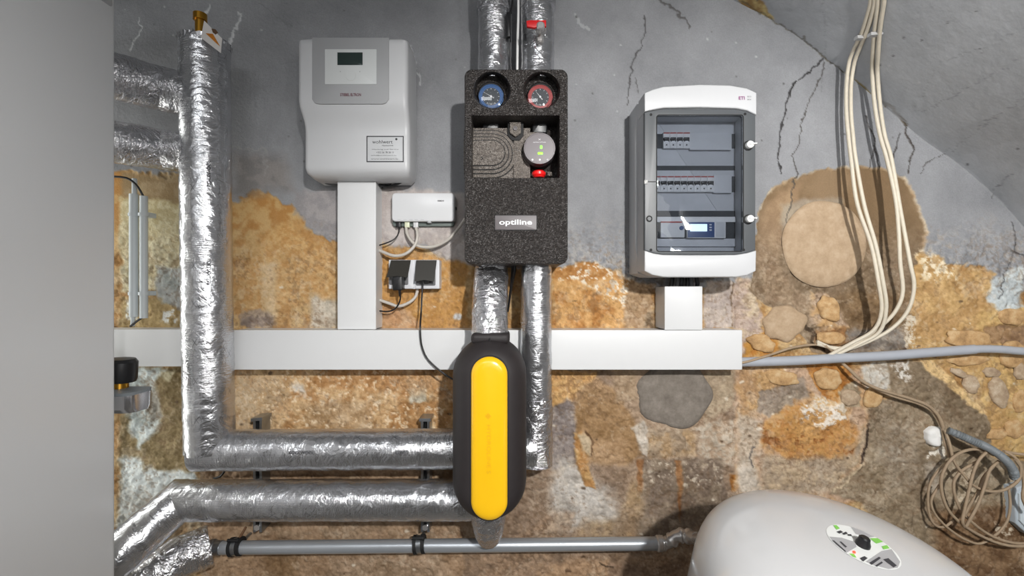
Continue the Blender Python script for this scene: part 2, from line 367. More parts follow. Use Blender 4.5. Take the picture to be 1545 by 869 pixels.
class Painter:
    lk = 1.0
    def __init__(s, px, py, base, seed=1):
        s.x = px.astype(np.float32); s.y = py.astype(np.float32); n = len(px)
        s.c = np.tile(np.array(base, np.float32), (n, 1)); s.h = np.zeros(n, np.float32)
        s.w1 = (fbm(s.x, s.y, 40, 4, 31)-.5)*2; s.w2 = (fbm(s.x, s.y, 40, 4, 32)-.5)*2
        s.f1 = (fbm(s.x, s.y, 9, 3, 33)-.5)*2; s.f2 = (fbm(s.x, s.y, 9, 3, 34)-.5)*2
        s.n_big = fbm(s.x, s.y, 60, 5, 35); s.n_mid = fbm(s.x, s.y, 18, 5, 36, .6); s.n_fine = fbm(s.x, s.y, 6, 4, 37, .65)
        s.n_b2 = fbm(s.x, s.y, 90, 5, 38); s.n_m2 = fbm(s.x, s.y, 24, 5, 39, .65)
    def sd(s, idx, pts, x, y):
        d = np.full(len(idx), 1e9, np.float32); inside = np.zeros(len(idx), bool); n = len(pts)
        for i in range(n):
            ax, ay = pts[i]; bx, by = pts[(i+1) % n]; ex, ey = bx-ax, by-ay; wx, wy = x-ax, y-ay
            t = np.clip((wx*ex+wy*ey)/(ex*ex+ey*ey+1e-9), 0, 1); dx = wx-ex*t; dy = wy-ey*t; d = np.minimum(d, dx*dx+dy*dy)
            c = ((ay <= y) & (by > y)) | ((by <= y) & (ay > y))
            with np.errstate(divide='ignore', invalid='ignore'):
                xi = ax+(y-ay)/(by-ay+1e-12)*ex
            inside ^= c & (x < xi)
        d = np.sqrt(d); return np.where(inside, d, -d)
    def patch(s, pts, c1, c2=None, warp=10, fine=4, soft=2, alpha=1.0, dh=0.0, noise='mid', th=.5, sp=.12, thr=None, dhs=None):
        if len(pts) == 4 and not isinstance(pts[0], tuple):      # ellipse cx,cy,rx,ry
            cx, cy, rx, ry = pts; pts = [(cx+rx*math.cos(t), cy+ry*math.sin(t)) for t in [k*math.pi/10 for k in range(20)]]
        m = warp+fine+soft+4; xs = [p[0] for p in pts]; ys = [p[1] for p in pts]
        idx = np.nonzero((s.x > min(xs)-m) & (s.x < max(xs)+m) & (s.y > min(ys)-m) & (s.y < max(ys)+m))[0]
        if not len(idx): return
        x = s.x[idx]+s.w1[idx]*warp+s.f1[idx]*fine; y = s.y[idx]+s.w2[idx]*warp+s.f2[idx]*fine
        sd = s.sd(idx, pts, x, y); k = sst(sd, -soft, soft)*alpha
        nn = {'mid': s.n_mid, 'big': s.n_big, 'fine': s.n_fine, 'b2': s.n_b2, 'm2': s.n_m2}[noise][idx]
        if thr is not None: k = k*sst(nn, thr-.05, thr+.05)
        c = np.array(c1, np.float32)[None, :].repeat(len(idx), 0)
        if c2 is not None:
            t = sst(nn if thr is None else s.n_m2[idx], th-sp, th+sp)[:, None]; c = c*(1-t)+np.array(c2, np.float32)*t
        s.c[idx] = s.c[idx]*(1-k[:, None])+c*k[:, None]
        if dh:
            kk = sst(sd, -(dhs or soft), (dhs or soft))*(alpha if thr is None else 1); kk = kk if thr is None else kk*sst(nn, thr-.05, thr+.05)
            s.h[idx] += dh*kk
    def line(s, pts, col=(50, 48, 46), w=1.2, warp=5, alpha=.85, dh=-.002, taper=False):
        alpha = alpha*s.lk; w = w*(.6+.4*s.lk)
        xs = [p[0] for p in pts]; ys = [p[1] for p in pts]; m = warp+w+6
        idx = np.nonzero((s.x > min(xs)-m) & (s.x < max(xs)+m) & (s.y > min(ys)-m) & (s.y < max(ys)+m))[0]
        if not len(idx): return
        x = s.x[idx]+s.f1[idx]*warp; y = s.y[idx]+s.f2[idx]*warp; d = np.full(len(idx), 1e9, np.float32)
        for (ax, ay), (bx, by) in zip(pts, pts[1:]):
            ex, ey = bx-ax, by-ay; wx, wy = x-ax, y-ay; t = np.clip((wx*ex+wy*ey)/(ex*ex+ey*ey+1e-9), 0, 1); d = np.minimum(d, np.hypot(wx-ex*t, wy-ey*t))
        ww = w*(.5+s.n_mid[idx]); k = (1-sst(d, ww*.6, ww*1.3))*alpha
        s.c[idx] = s.c[idx]*(1-k[:, None])+np.array(col, np.float32)*k[:, None]; s.h[idx] += dh*k
def grid_mesh(name, V, nu, nv, colors, m, parent=None):
    me = bpy.data.meshes.new(name); i, j = np.meshgrid(np.arange(nu-1), np.arange(nv-1)); a = (j*nu+i).ravel()
    F = np.stack([a, a+1, a+nu+1, a+nu], 1).astype(np.int32); n = len(F)
    me.vertices.add(len(V)); me.vertices.foreach_set('co', V.astype(np.float32).ravel())
    me.loops.add(n*4); me.loops.foreach_set('vertex_index', F.ravel()); me.polygons.add(n)
    me.polygons.foreach_set('loop_start', np.arange(0, n*4, 4, dtype=np.int32)); me.polygons.foreach_set('loop_total', np.full(n, 4, np.int32))
    me.update(calc_edges=True); me.validate()
    at = me.color_attributes.new('Paint', 'FLOAT_COLOR', 'POINT')
    c = np.clip(colors/255.0, 0, 1); lin = np.where(c <= .04045, c/12.92, ((c+.055)/1.055)**2.4)
    at.data.foreach_set('color', np.concatenate([lin, np.ones((len(lin), 1))], 1).astype(np.float32).ravel())
    me.materials.append(m); me.polygons.foreach_set('use_smooth', np.ones(n, bool))
    o = bpy.data.objects.new(name, me); COL.objects.link(o); return o
def plaster_mat(name, grain=.10, bump=.5):
    m = bpy.data.materials.new(name); m.use_nodes = True; nt = m.node_tree; N = nt.nodes; K = nt.links.new; b = N['Principled BSDF']
    at = N.new('ShaderNodeAttribute'); at.attribute_name = 'Paint'; tc = N.new('ShaderNodeTexCoord')
    n1 = N.new('ShaderNodeTexNoise'); n1.inputs['Scale'].default_value = 260; n1.inputs['Detail'].default_value = 6; n1.inputs['Roughness'].default_value = .7; K(tc.outputs['Object'], n1.inputs['Vector'])
    r = N.new('ShaderNodeMapRange'); r.inputs[1].default_value = .25; r.inputs[2].default_value = .75; r.inputs[3].default_value = 1-grain; r.inputs[4].default_value = 1+grain; K(n1.outputs['Fac'], r.inputs[0])
    mx = N.new('ShaderNodeMix'); mx.data_type = 'RGBA'; mx.blend_type = 'MULTIPLY'; mx.inputs['Factor'].default_value = 1; K(at.outputs['Color'], mx.inputs['A']); K(r.outputs[0], mx.inputs['B']); K(mx.outputs['Result'], b.inputs['Base Color'])
    n2 = N.new('ShaderNodeTexNoise'); n2.inputs['Scale'].default_value = 120; n2.inputs['Detail'].default_value = 8; n2.inputs['Roughness'].default_value = .65; K(tc.outputs['Object'], n2.inputs['Vector'])
    bp = N.new('ShaderNodeBump'); bp.inputs['Strength'].default_value = bump; bp.inputs['Distance'].default_value = .003; K(n2.outputs['Fac'], bp.inputs['Height']); K(bp.outputs[0], b.inputs['Normal'])
    b.inputs['Roughness'].default_value = .8; b.inputs['Specular IOR Level'].default_value = .3; return m
plaster_m = plaster_mat('old_plaster', .13, .8)
vault_m = plaster_mat('vault_plaster', .05, .2)
plain_wall_m = mat('room_plaster', (150, 150, 150), .85, var=.06, vs=4, bump=.3, bs=60)
floor_m = mat('floor_concrete', (120, 116, 110), .8, var=.08, vs=6, bump=.2, bs=40)

GREY = (142, 143, 146)
def cracks(p):
    K = (44, 42, 42); l = p.line
    l([(1245, 88), (1232, 97), (1222, 108), (1205, 120), (1197, 126), (1187, 150), (1180, 190), (1177, 215), (1173, 240), (1178, 262)], K, 1.3, 4)
    l([(1205, 120), (1194, 132), (1191, 146)], K, .9, 4)
    l([(1244, 96), (1243, 110), (1230, 135), (1210, 180), (1206, 215), (1196, 235), (1197, 248), (1203, 262), (1198, 280), (1197, 300), (1190, 330), (1187, 355)], (70, 66, 62), 1.0, 4, .8)
    l([(973, 22), (972, 50), (968, 70), (955, 88), (952, 110), (947, 140), (946, 160)], (70, 68, 68), 1.0, 4, .8)
    l([(959, 118), (963, 140)], (80, 78, 78), .8, 3, .7)
    l([(995, 0), (1012, 12), (1028, 25), (1042, 43)], (75, 72, 70), 1.6, 6, .7)
    l([(1363, 184), (1367, 200), (1378, 225), (1373, 245), (1370, 262)], (64, 58, 54), 1.4, 4, .85)
    l([(1357, 202), (1352, 220), (1346, 240)], (60, 56, 54), 1.1, 3, .8)
    l([(1307, 175), (1312, 195), (1320, 215), (1322, 235), (1325, 255)], (60, 56, 54), 1.2, 4, .8)
    l([(1320, 220), (1314, 240), (1312, 256)], (60, 56, 54), 1.0, 3, .8)
    l([(1425, 233), (1405, 240), (1394, 250), (1388, 262)], (70, 66, 64), .9, 4, .8)
    l([(1424, 232), (1470, 200), (1510, 170), (1545, 150)], (105, 106, 108), .8, 8, .6)
    l([(1385, 168), (1430, 152), (1480, 120), (1545, 88)], (112, 113, 115), .8, 8, .6)
    l([(1380, 165), (1420, 90), (1500, 68), (1545, 40)], (118, 119, 121), .7, 8, .5)
    l([(1495, 300), (1505, 280), (1520, 265), (1530, 262)], (90, 90, 92), .9, 4, .7)
    l([(1528, 335), (1532, 380), (1515, 410), (1512, 450)], (80, 80, 82), 1.0, 5, .8)
    l([(1525, 378), (1545, 388)], (60, 60, 62), 1.6, 5, .8)
    l([(1240, 140), (1245, 60), (1240, 0)], (112, 112, 114), .7, 5, .5)
    l([(1120, 2), (1150, 22), (1180, 38), (1205, 52), (1245, 88), (1262, 98), (1278, 112)], (80, 74, 62), 1.4, 5, .8)
    l([(1330, 152), (1345, 163), (1360, 178), (1367, 188)], (76, 66, 50), 2.6, 4, .85)
    # pale scratches
    w = (205, 206, 208)
    l([(211, 30), (215, 45), (205, 60), (199, 72)], w, 1.3, 6, .85, .001)
    l([(315, 8), (311, 20), (306, 32)], w, 1.6, 5, .85, .001)
    l([(362, 20), (358, 40), (350, 52), (344, 74)], w, 1.6, 6, .8, .001)
    l([(390, 5), (440, 42)], (125, 126, 128), 1.2, 5, .7, 0)
    l([(622, 70), (626, 100), (636, 128)], w, 1.4, 6, .6, .001)
    l([(865, 25), (875, 35), (885, 44)], (185, 186, 188), 2.2, 6, .6, .001)
    l([(350, 225), (398, 225), (400, 262)], (160, 158, 156), 1.8, 9, .5, .001)
    rg = np.random.default_rng(5)
    for k in range(70):
        x = rg.uniform(180, 1540); y = rg.uniform(0, 250); r = rg.uniform(.8, 2.0)
        p.patch((x, y, r, r*rg.uniform(.6, 1.3)), (78, 77, 76) if rg.random() < .6 else (196, 196, 197), warp=1, fine=1, soft=1, alpha=.75)
def paint_wall(p):
    A = p.patch
    # trowel clouds in the grey paint
    t = (p.n_big-.5)[:, None]; p.c += t*34; p.c += ((p.n_fine-.5)*9)[:, None]
    # ---- lower rubble zone base
    A([(150, 262), (285, 262), (345, 302), (380, 284), (420, 300), (445, 318), (470, 345), (510, 362), (560, 352), (580, 360), (640, 382), (700, 398), (760, 396), (835, 402), (880, 400), (905, 402), (935, 412), (950, 428), (990, 440), (1120, 428), (1150, 420), (1400, 400), (1440, 400), (1480, 398), (1510, 430), (1545, 432), (1600, 400), (1600, 1000), (150, 1000)],
      (196, 160, 106), (176, 128, 70), warp=12, fine=7, soft=2.2, dh=.004, noise='mid')
    # transition halo above ochre: mauve grey raw plaster
    A([(440, 290), (512, 285), (512, 360), (470, 345), (440, 318)], (144, 141, 142), (160, 155, 155), warp=10, fine=5, soft=6)
    A([(570, 280), (700, 290), (700, 398), (660, 390), (640, 372), (575, 368)], (172, 162, 158), (188, 180, 176), warp=8, fine=5, soft=5)
    A([(350, 232), (425, 235), (440, 285), (345, 292)], (140, 134, 130), (122, 118, 116), warp=10, soft=14, alpha=.8)
    # ochre, left field  350-510 x 290-495
    A([(350, 420), (430, 340), (512, 380), (512, 470), (440, 460), (360, 500)], (214, 172, 112), (188, 138, 76), warp=15, soft=12, noise='fine', sp=.2)
    A([(360, 470), (405, 470), (415, 494), (360, 496)], (132, 114, 102), (152, 130, 108), warp=6, fine=6, soft=3)
    A([(470, 450), (512, 455), (512, 496), (462, 496)], (176, 160, 138), (196, 184, 164), warp=8, soft=6)
    A([(390, 395), (415, 395), (415, 490), (395, 470)], (212, 186, 146), (200, 170, 124), warp=8, soft=6, alpha=.7)
    # right of vertical duct 575-700 x 380-495
    A([(572, 395), (640, 388), (702, 402), (702, 496), (572, 496)], (206, 150, 76), (180, 126, 62), warp=8, fine=5, soft=3, noise='fine', sp=.2)
    A([(572, 460), (610, 465), (640, 496), (572, 496)], (196, 152, 108), (180, 130, 84), warp=6, soft=5)
    A((689, 478, 6, 5), (196, 198, 200), warp=3, fine=3); A((650, 425, 4, 3), (190, 190, 186), warp=3, fine=2)
    # between pump and board 835-950 x 400-497
    A([(835, 402), (905, 400), (950, 430), (965, 496), (835, 496)], (214, 160, 92), (184, 122, 56), warp=10, fine=6, soft=3, noise='mid', sp=.16)
    A([(835, 404), (900, 396), (960, 425), (950, 470), (900, 440), (870, 425), (835, 420)], (222, 208, 184), warp=6, fine=4, soft=4, noise='fine', thr=.56, dh=-.001)
    A([(950, 425), (985, 430), (985, 496), (940, 496)], (176, 142, 102), (158, 122, 84), warp=6, soft=3, dh=-.003)
    A([(976, 470), (990, 468), (990, 496), (970, 496)], (110, 88, 62), (150, 116, 76), warp=5, soft=4)
    A([(1062, 425), (1105, 422), (1112, 455), (1110, 496), (1062, 496)], (198, 180, 164), (176, 160, 150), warp=3, fine=4, soft=2, dh=-.003)
    A([(1112, 420), (1145, 420), (1140, 460), (1150, 496), (1112, 496)], (202, 176, 140), (182, 156, 134), warp=4, fine=5, soft=2)
    p.line([(1108, 425), (1104, 450), (1108, 478), (1104, 492)], (120, 92, 64), 1.2, 5, .8)
    # ---- left strip 180-280
    A([(180, 262), (280, 262), (280, 310), (180, 300)], (172, 150, 116), (152, 128, 92), warp=6, soft=5)
    A([(180, 300), (280, 305), (280, 440), (180, 440)], (224, 214, 178), (196, 180, 138), warp=6, fine=5, soft=4, noise='fine', sp=.2)
    A([(232, 400), (280, 400), (280, 470), (240, 462)], (190, 192, 188), (170, 176, 172), warp=7, soft=4)
    A([(180, 448), (240, 452), (280, 470), (280, 496), (180, 496)], (176, 148, 94), (196, 166, 110), warp=5, soft=3)
    A([(240, 468), (268, 470), (264, 490), (244, 490)], (226, 228, 222), warp=5, fine=5, noise='fine', thr=.5)
    A([(185, 455), (205, 452), (205, 480), (188, 480)], (226, 226, 214), warp=5, fine=5, noise='fine', thr=.52)
    A([(178, 556), (285, 556), (285, 740), (178, 740)], (122, 102, 62), (148, 126, 84), warp=6, soft=4, noise='mid', sp=.2)
    A([(178, 556), (250, 556), (234, 572), (228, 600), (240, 640), (225, 660), (205, 680), (190, 640), (190, 600)], (214, 224, 222), (190, 200, 196), warp=8, fine=5, soft=5)
    A([(222, 585), (238, 590), (240, 630), (225, 640), (214, 615)], (142, 138, 124), (166, 160, 146), warp=5, soft=4)
    A([(240, 560), (262, 560), (256, 575), (246, 574)], (196, 184, 146), warp=4, soft=3)
    A([(190, 690), (290, 712), (300, 730), (250, 740), (210, 790), (178, 800), (178, 690)], (224, 232, 230), (204, 212, 210), warp=8, fine=5, soft=6)
    A([(210, 670), (285, 660), (290, 708), (250, 715), (210, 705)], (132, 112, 72), (158, 136, 92), warp=7, fine=6, soft=4)
    A([(300, 700), (345, 706), (350, 722), (300, 726)], (176, 182, 176), (158, 160, 150), warp=3, soft=4)
    A([(180, 745), (340, 745), (345, 869), (180, 869)], (170, 166, 158), (138, 126, 108), warp=12, soft=20, alpha=.45)
    # ---- band under duct 345-700 x 560-650
    A([(348, 556), (702, 556), (702, 652), (348, 652)], (208, 168, 116), (182, 130, 74), warp=8, fine=5, soft=3, noise='mid', sp=.14)
    A([(352, 560), (430, 565), (440, 600), (400, 650), (352, 650)], (206, 180, 144), (190, 152, 104), warp=12, soft=12, alpha=.8, noise='fine')
    A([(440, 576), (458, 582), (460, 598), (446, 590)], (212, 200, 184), warp=5, fine=5, soft=4)
    A([(612, 575), (640, 578), (642, 608), (618, 610)], (206, 196, 172), (182, 168, 140), warp=5, fine=5, noise='fine')
    A([(510, 560), (700, 560), (700, 600), (560, 590)], (196, 140, 82), (176, 122, 68), warp=14, soft=10, alpha=.7)
    A([(466, 610), (560, 600), (560, 650), (470, 650)], (190, 160, 122), (170, 140, 100), warp=14, soft=14, alpha=.7)
    A([(348, 560), (702, 560), (702, 652), (348, 652)], (224, 200, 164), warp=2, fine=3, soft=4, noise='fine', thr=.64, alpha=.8)
    # ---- bottom left 345-700 x 700-869
    A([(300, 700), (700, 700), (840, 720), (840, 900), (300, 900)], (170, 136, 102), (148, 116, 84), warp=10, soft=6, noise='big')
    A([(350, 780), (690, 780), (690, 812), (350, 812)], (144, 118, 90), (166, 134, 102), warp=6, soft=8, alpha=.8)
    A([(500, 838), (660, 838), (690, 900), (480, 900)], (176, 146, 116), (150, 124, 96), warp=10, soft=12, alpha=.8)
    A([(400, 838), (450, 838), (450, 900), (400, 900)], (124, 92, 56), warp=8, soft=10, alpha=.7)
    # ---- centre right 800-1120 x 560-869
    A([(832, 556), (1125, 556), (1125, 900), (700, 900), (700, 790), (790, 720), (832, 690)], (164, 136, 108), (144, 118, 94), warp=8, soft=4, noise='b2')
    A([(832, 558), (905, 560), (895, 580), (862, 605), (832, 615)], (214, 166, 100), (196, 142, 76), warp=6, fine=4, soft=2, dh=-.003, noise='fine')
    A([(868, 600), (880, 575), (905, 568), (935, 590), (960, 640), (970, 690), (945, 705), (890, 700), (868, 660)], (158, 120, 76), (178, 140, 98), warp=8, fine=4, soft=5, noise='b2')
    A([(832, 615), (862, 600), (872, 640), (868, 700), (832, 712)], (128, 114, 108), (150, 138, 132), warp=7, fine=4, soft=4)
    A([(855, 690), (880, 700), (945, 780), (920, 810), (840, 800), (830, 740)], (178, 168, 156), (196, 188, 178), warp=16, fine=6, soft=14, noise='mid')
    A([(866, 655), (880, 652), (892, 670), (888, 700), (900, 738), (884, 735), (872, 700)], (206, 160, 96), (184, 128, 66), warp=4, fine=4, soft=2, dh=-.004)
    A([(872, 656), (886, 654), (895, 668), (890, 690), (880, 680)], (190, 166, 130), warp=3, fine=3, soft=3)
    p.line([(885, 652), (896, 668), (892, 688)], (100, 68, 40), 1.4, 3, .85)
    A([(955, 645), (972, 632), (978, 660), (984, 680), (975, 692), (966, 672)], (216, 204, 188), (190, 176, 158), warp=5, fine=5, soft=2, dh=-.004)
    A([(925, 560), (960, 560), (958, 600), (930, 606)], (172, 144, 112), (158, 130, 98), warp=4, soft=4)
    A([(1068, 560), (1110, 560), (1110, 612), (1060, 640)], (176, 154, 124), (160, 138, 110), warp=5, soft=4)
    A([(980, 648), (1052, 648), (1052, 690), (980, 690)], (158, 134, 106), (176, 142, 100), warp=5, soft=4)
    A([(1052, 640), (1120, 630), (1120, 700), (1060, 710)], (196, 180, 158), (166, 138, 110), warp=8, fine=8, soft=4, noise='fine', sp=.2)
    A([(970, 694), (1095, 694), (1100, 750), (1040, 812), (960, 812), (960, 740)], (140, 120, 98), (124, 104, 86), warp=5, fine=3, soft=3)
    A([(975, 694), (1090, 700), (1090, 738), (975, 738)], (196, 182, 160), warp=2, fine=2, soft=5, noise='fine', thr=.64, alpha=.85)
    for k, x in enumerate((967, 1025)): A([(x-5, 696), (x+5, 696), (x+4, 735), (x+2, 790) if k else (x+3, 745), (x-3, 745)], (168, 116, 68), (138, 88, 46), warp=3, fine=3, soft=2)
    A([(1104, 718), (1118, 718), (1116, 740), (1106, 742)], (196, 120, 30), (140, 80, 20), warp=2, fine=3, soft=2)
    A([(880, 790), (930, 780), (960, 720), (975, 760), (955, 812), (870, 812)], (182, 148, 104), (156, 128, 96), warp=10, soft=8, alpha=.8)
    A([(700, 838), (1040, 838), (1040, 900), (700, 900)], (156, 124, 94), (130, 104, 80), warp=6, soft=6, noise='mid')
    A([(810, 850), (920, 845), (920, 900), (810, 900)], (186, 146, 106), warp=5, soft=5, alpha=.8)
    A([(920, 852), (1045, 852), (1045, 900), (920, 900)], (150, 120, 94), (134, 106, 82), warp=4, soft=5, alpha=.9)
    A([(760, 830), (840, 770), (870, 780), (820, 869), (760, 869)], (134, 106, 80), (170, 136, 104), warp=10, soft=8, alpha=.7, noise='fine', sp=.2)
    p.line([(906, 849), (915, 856), (926, 857)], (70, 52, 36), 1.1, 2, .8)
    # ---- big mortar circle
    ring = [(1148, 318), (1158, 298), (1180, 278), (1215, 262), (1250, 256), (1300, 252), (1340, 258), (1366, 272), (1385, 305), (1396, 350), (1392, 400), (1385, 450), (1370, 500), (1330, 530), (1280, 535), (1230, 532), (1200, 490), (1135, 440), (1138, 380)]
    A([(x+(x-1265)*.012, y-2) for x, y in ring], (186, 158, 122), (206, 190, 164), warp=5, fine=5, soft=2, dh=.003)
    A(ring, (124, 101, 74), (138, 115, 88), warp=3, fine=4, soft=2, dh=.004, noise='big')
    A([(1150, 330), (1175, 290), (1210, 275), (1205, 300), (1180, 340), (1178, 400), (1200, 440), (1240, 450), (1235, 480), (1160, 450), (1145, 390)], (160, 134, 104), (146, 120, 92), warp=5, soft=6)
    A([(1265, 440), (1380, 440), (1370, 500), (1330, 530), (1262, 530)], (136, 104, 66), (120, 92, 60), warp=6, soft=10, alpha=.8)
    A([(1180, 310), (1215, 298), (1275, 300), (1275, 318), (1190, 345), (1182, 370)], (164, 150, 130), (150, 136, 118), warp=4, soft=5)
    A([(1280, 500), (1368, 495), (1372, 530), (1280, 532)], (118, 108, 98), (140, 130, 118), warp=5, soft=5)
    # lower left of circle
    A([(1108, 425), (1136, 440), (1150, 460), (1155, 530), (1108, 540)], (200, 176, 142), (184, 160, 144), warp=6, fine=5, soft=3)
    A([(1122, 515), (1160, 500), (1180, 520), (1168, 540), (1122, 545)], (206, 146, 62), (184, 116, 40), warp=6, fine=6, soft=3, noise='fine')
    A([(1225, 440), (1250, 442), (1270, 470), (1285, 498), (1262, 502), (1228, 490)], (196, 152, 96), (178, 150, 122), warp=5, fine=4, soft=3, dh=-.004)
    A([(1235, 500), (1275, 496), (1282, 520), (1240, 522)], (156, 104, 52), warp=5, soft=4)
    p.line([(1220, 492), (1232, 505), (1228, 520), (1245, 528)], (60, 44, 28), 3, 4, .85, -.0)
    # ochre field right of circle
    A([(1388, 380), (1420, 388), (1440, 412), (1470, 402), (1500, 408), (1508, 440), (1490, 470), (1500, 520), (1375, 530), (1380, 440)], (200, 158, 96), (182, 138, 80), warp=6, fine=6, soft=2.5, dh=.002, noise='mid')
    A([(1385, 375), (1440, 395), (1450, 420), (1400, 430)], (222, 206, 172), warp=6, fine=5, soft=8, noise='fine', thr=.55)
    A([(1500, 420), (1545, 400), (1545, 465), (1510, 470), (1495, 450)], (196, 204, 204), (178, 186, 188), warp=6, fine=5, soft=4)
    A([(1368, 478), (1385, 475), (1388, 525), (1368, 528)], (206, 192, 168), warp=5, fine=4, noise='fine', thr=.48)
    A([(1490, 470), (1600, 465), (1600, 700), (1500, 700), (1480, 560), (1440, 560), (1400, 545), (1430, 500)], (212, 172, 104), (184, 140, 78), warp=8, fine=6, soft=3, noise='m2', sp=.16)
    A([(1488, 495), (1560, 490), (1560, 520), (1488, 520)], (164, 126, 84), (140, 106, 76), warp=4, soft=3, dh=.005)
    # ---- lower right 1120-1545 x 545-869
    A([(1112, 556), (1330, 556), (1340, 700), (1290, 760), (1112, 760)], (200, 156, 106), (186, 150, 118), warp=6, soft=4, noise='m2', sp=.15)
    A([(1120, 560), (1185, 558), (1190, 600), (1140, 620), (1118, 600)], (196, 152, 96), (176, 134, 88), warp=8, soft=5)
    A([(1145, 590), (1175, 585), (1215, 570), (1222, 600), (1195, 620), (1165, 635), (1143, 620)], (148, 130, 112), (138, 120, 100), warp=5, fine=4, soft=2, dh=.003)
    A([(1118, 620), (1150, 640), (1140, 700), (1150, 745), (1115, 745)], (204, 190, 172), (186, 166, 142), warp=8, fine=5, soft=6)
    A([(1218, 550), (1285, 548), (1290, 575), (1265, 595), (1262, 612), (1240, 595), (1228, 575)], (196, 128, 48), (170, 104, 36), warp=4, fine=4, soft=2, dh=.003)
    A([(1265, 590), (1290, 575), (1300, 590), (1298, 612), (1268, 612)], (170, 150, 118), (156, 136, 106), warp=4, fine=4, soft=2)
    A([(1228, 595), (1275, 610), (1275, 640), (1235, 650), (1212, 628)], (222, 208, 186), (206, 160, 98), warp=8, fine=8, soft=3, noise='fine', sp=.1, dh=-.004)
    A([(1145, 640), (1200, 610), (1275, 620), (1290, 650), (1270, 690), (1200, 700), (1150, 670)], (204, 146, 72), (182, 118, 50), warp=10, fine=8, soft=4, noise='fine', sp=.14, alpha=.9)
    A([(1210, 612), (1270, 608), (1278, 630), (1240, 645), (1214, 640)], (226, 214, 198), warp=6, fine=6, soft=3, noise='fine', thr=.5, dh=-.003)
    A([(1198, 640), (1240, 642), (1238, 668), (1204, 668)], (206, 150, 80), warp=6, soft=4)
    A([(1145, 640), (1290, 640), (1290, 700), (1160, 700)], (152, 88, 32), warp=4, fine=4, soft=4, noise='mid', thr=.62)
    A([(1150, 690), (1290, 690), (1300, 640), (1310, 660), (1300, 700), (1262, 742), (1150, 750)], (186, 160, 126), (166, 144, 118), warp=8, fine=4, soft=6)
    A([(1300, 555), (1345, 545), (1345, 590), (1308, 590)], (202, 196, 184), (182, 172, 156), warp=6, fine=5, soft=4, noise='fine')
    A([(1310, 612), (1345, 600), (1340, 545), (1400, 545), (1440, 580), (1480, 615), (1495, 640), (1500, 690), (1600, 700), (1600, 930), (1400, 930), (1300, 760), (1255, 745), (1305, 700)], (146, 126, 98), (130, 110, 84), warp=6, fine=3, soft=2.5, noise='big', dh=-.002)
    A([(1325, 640), (1380, 640), (1385, 730), (1345, 740)], (176, 162, 142), (156, 138, 114), warp=14, fine=4, soft=14, alpha=.8)
    A([(1345, 550), (1372, 545), (1375, 575), (1360, 575)], (204, 198, 188), warp=5, fine=5, noise='fine', thr=.48)
    A([(1395, 700), (1420, 700), (1420, 740), (1400, 745)], (178, 166, 150), warp=5, soft=6, alpha=.7)
    A([(1420, 690), (1540, 690), (1545, 800), (1440, 800)], (154, 134, 104), (178, 160, 132), warp=10, soft=10, alpha=.7)
    A([(1400, 650), (1425, 655), (1430, 700), (1400, 700)], (226, 220, 206), warp=4, fine=4, noise='fine', thr=.55)
    A([(1445, 700), (1470, 700), (1475, 790), (1448, 790)], (196, 176, 146), warp=5, fine=4, noise='fine', thr=.52)
    A([(1400, 770), (1560, 760), (1560, 900), (1440, 900)], (116, 84, 54), (142, 108, 72), warp=10, soft=8, noise='m2', sp=.2)
    A([(1500, 790), (1530, 788), (1525, 812), (1500, 815)], (206, 190, 164), warp=6, fine=5, noise='fine', thr=.5)
    A([(1390, 540), (1412, 545), (1440, 575), (1470, 605), (1492, 622), (1480, 625), (1455, 605), (1425, 580), (1395, 556)], (222, 184, 122), warp=4, fine=4, soft=2)
    p.line([(1312, 640), (1310, 660), (1306, 680), (1301, 700)], (56, 40, 30), 1.8, 3, .9, -.0)
    p.line([(1140, 675), (1131, 690), (1136, 704)], (90, 84, 80), 1.4, 3, .8)
    p.line([(1303, 700), (1285, 720), (1262, 742)], (206, 182, 146), 1.6, 4, .8)
    # pits and specks everywhere below
    rg = np.random.default_rng(8)
    for k in range(170):
        x = rg.uniform(180, 1540); y = rg.uniform(420, 866); r = rg.uniform(.8, 2.3)
        A((x, y, r*rg.uniform(.8, 2), r), (84, 60, 40) if rg.random() < .6 else (226, 214, 192), warp=2, fine=2, soft=1, alpha=.75)
    cracks(p)
    low = sst(p.y, 300, 420)
    p.c += ((p.n_fine-.5)*54*low)[:, None]*np.array([1, .95, .85], np.float32)+((p.n_m2-.5)*44*low)[:, None]
    # dirt fleck texture
    f = sst(p.n_m2*.5+p.n_fine*.5, .60, .68)*low*.35; p.c = p.c*(1-f[:, None])+np.array((106, 76, 48), np.float32)*f[:, None]
    gr = p.c.mean(1, keepdims=True); lo_ = low[:, None]; p.c = p.c*(1-.20*lo_)+gr*.20*lo_
    e1 = fbm(p.x, p.y, 7, 4, 51, .7); e2 = fbm(p.x, p.y, 30, 4, 52, .6)
    f = sst(e1*.55+e2*.45, .56, .63)*low*.27; p.c = p.c*(1-f[:, None])+np.array((214, 200, 180), np.float32)*f[:, None]; p.h += -.0012*f
    f = sst(fbm(p.x, p.y, 5, 3, 53, .7)*.6+fbm(p.x, p.y, 45, 4, 54)*.4, .58, .64)*low*.3; p.c = p.c*(1-f[:, None])+np.array((98, 74, 52), np.float32)*f[:, None]; p.h += .002*f
    p.c += ((fbm(p.x, p.y, 3.2, 2, 55)-.5)*26*low)[:, None]
    p.h += (p.n_mid-.5)*.012*low+(p.n_fine-.5)*.008*low+(p.n_big-.5)*.003
    return p
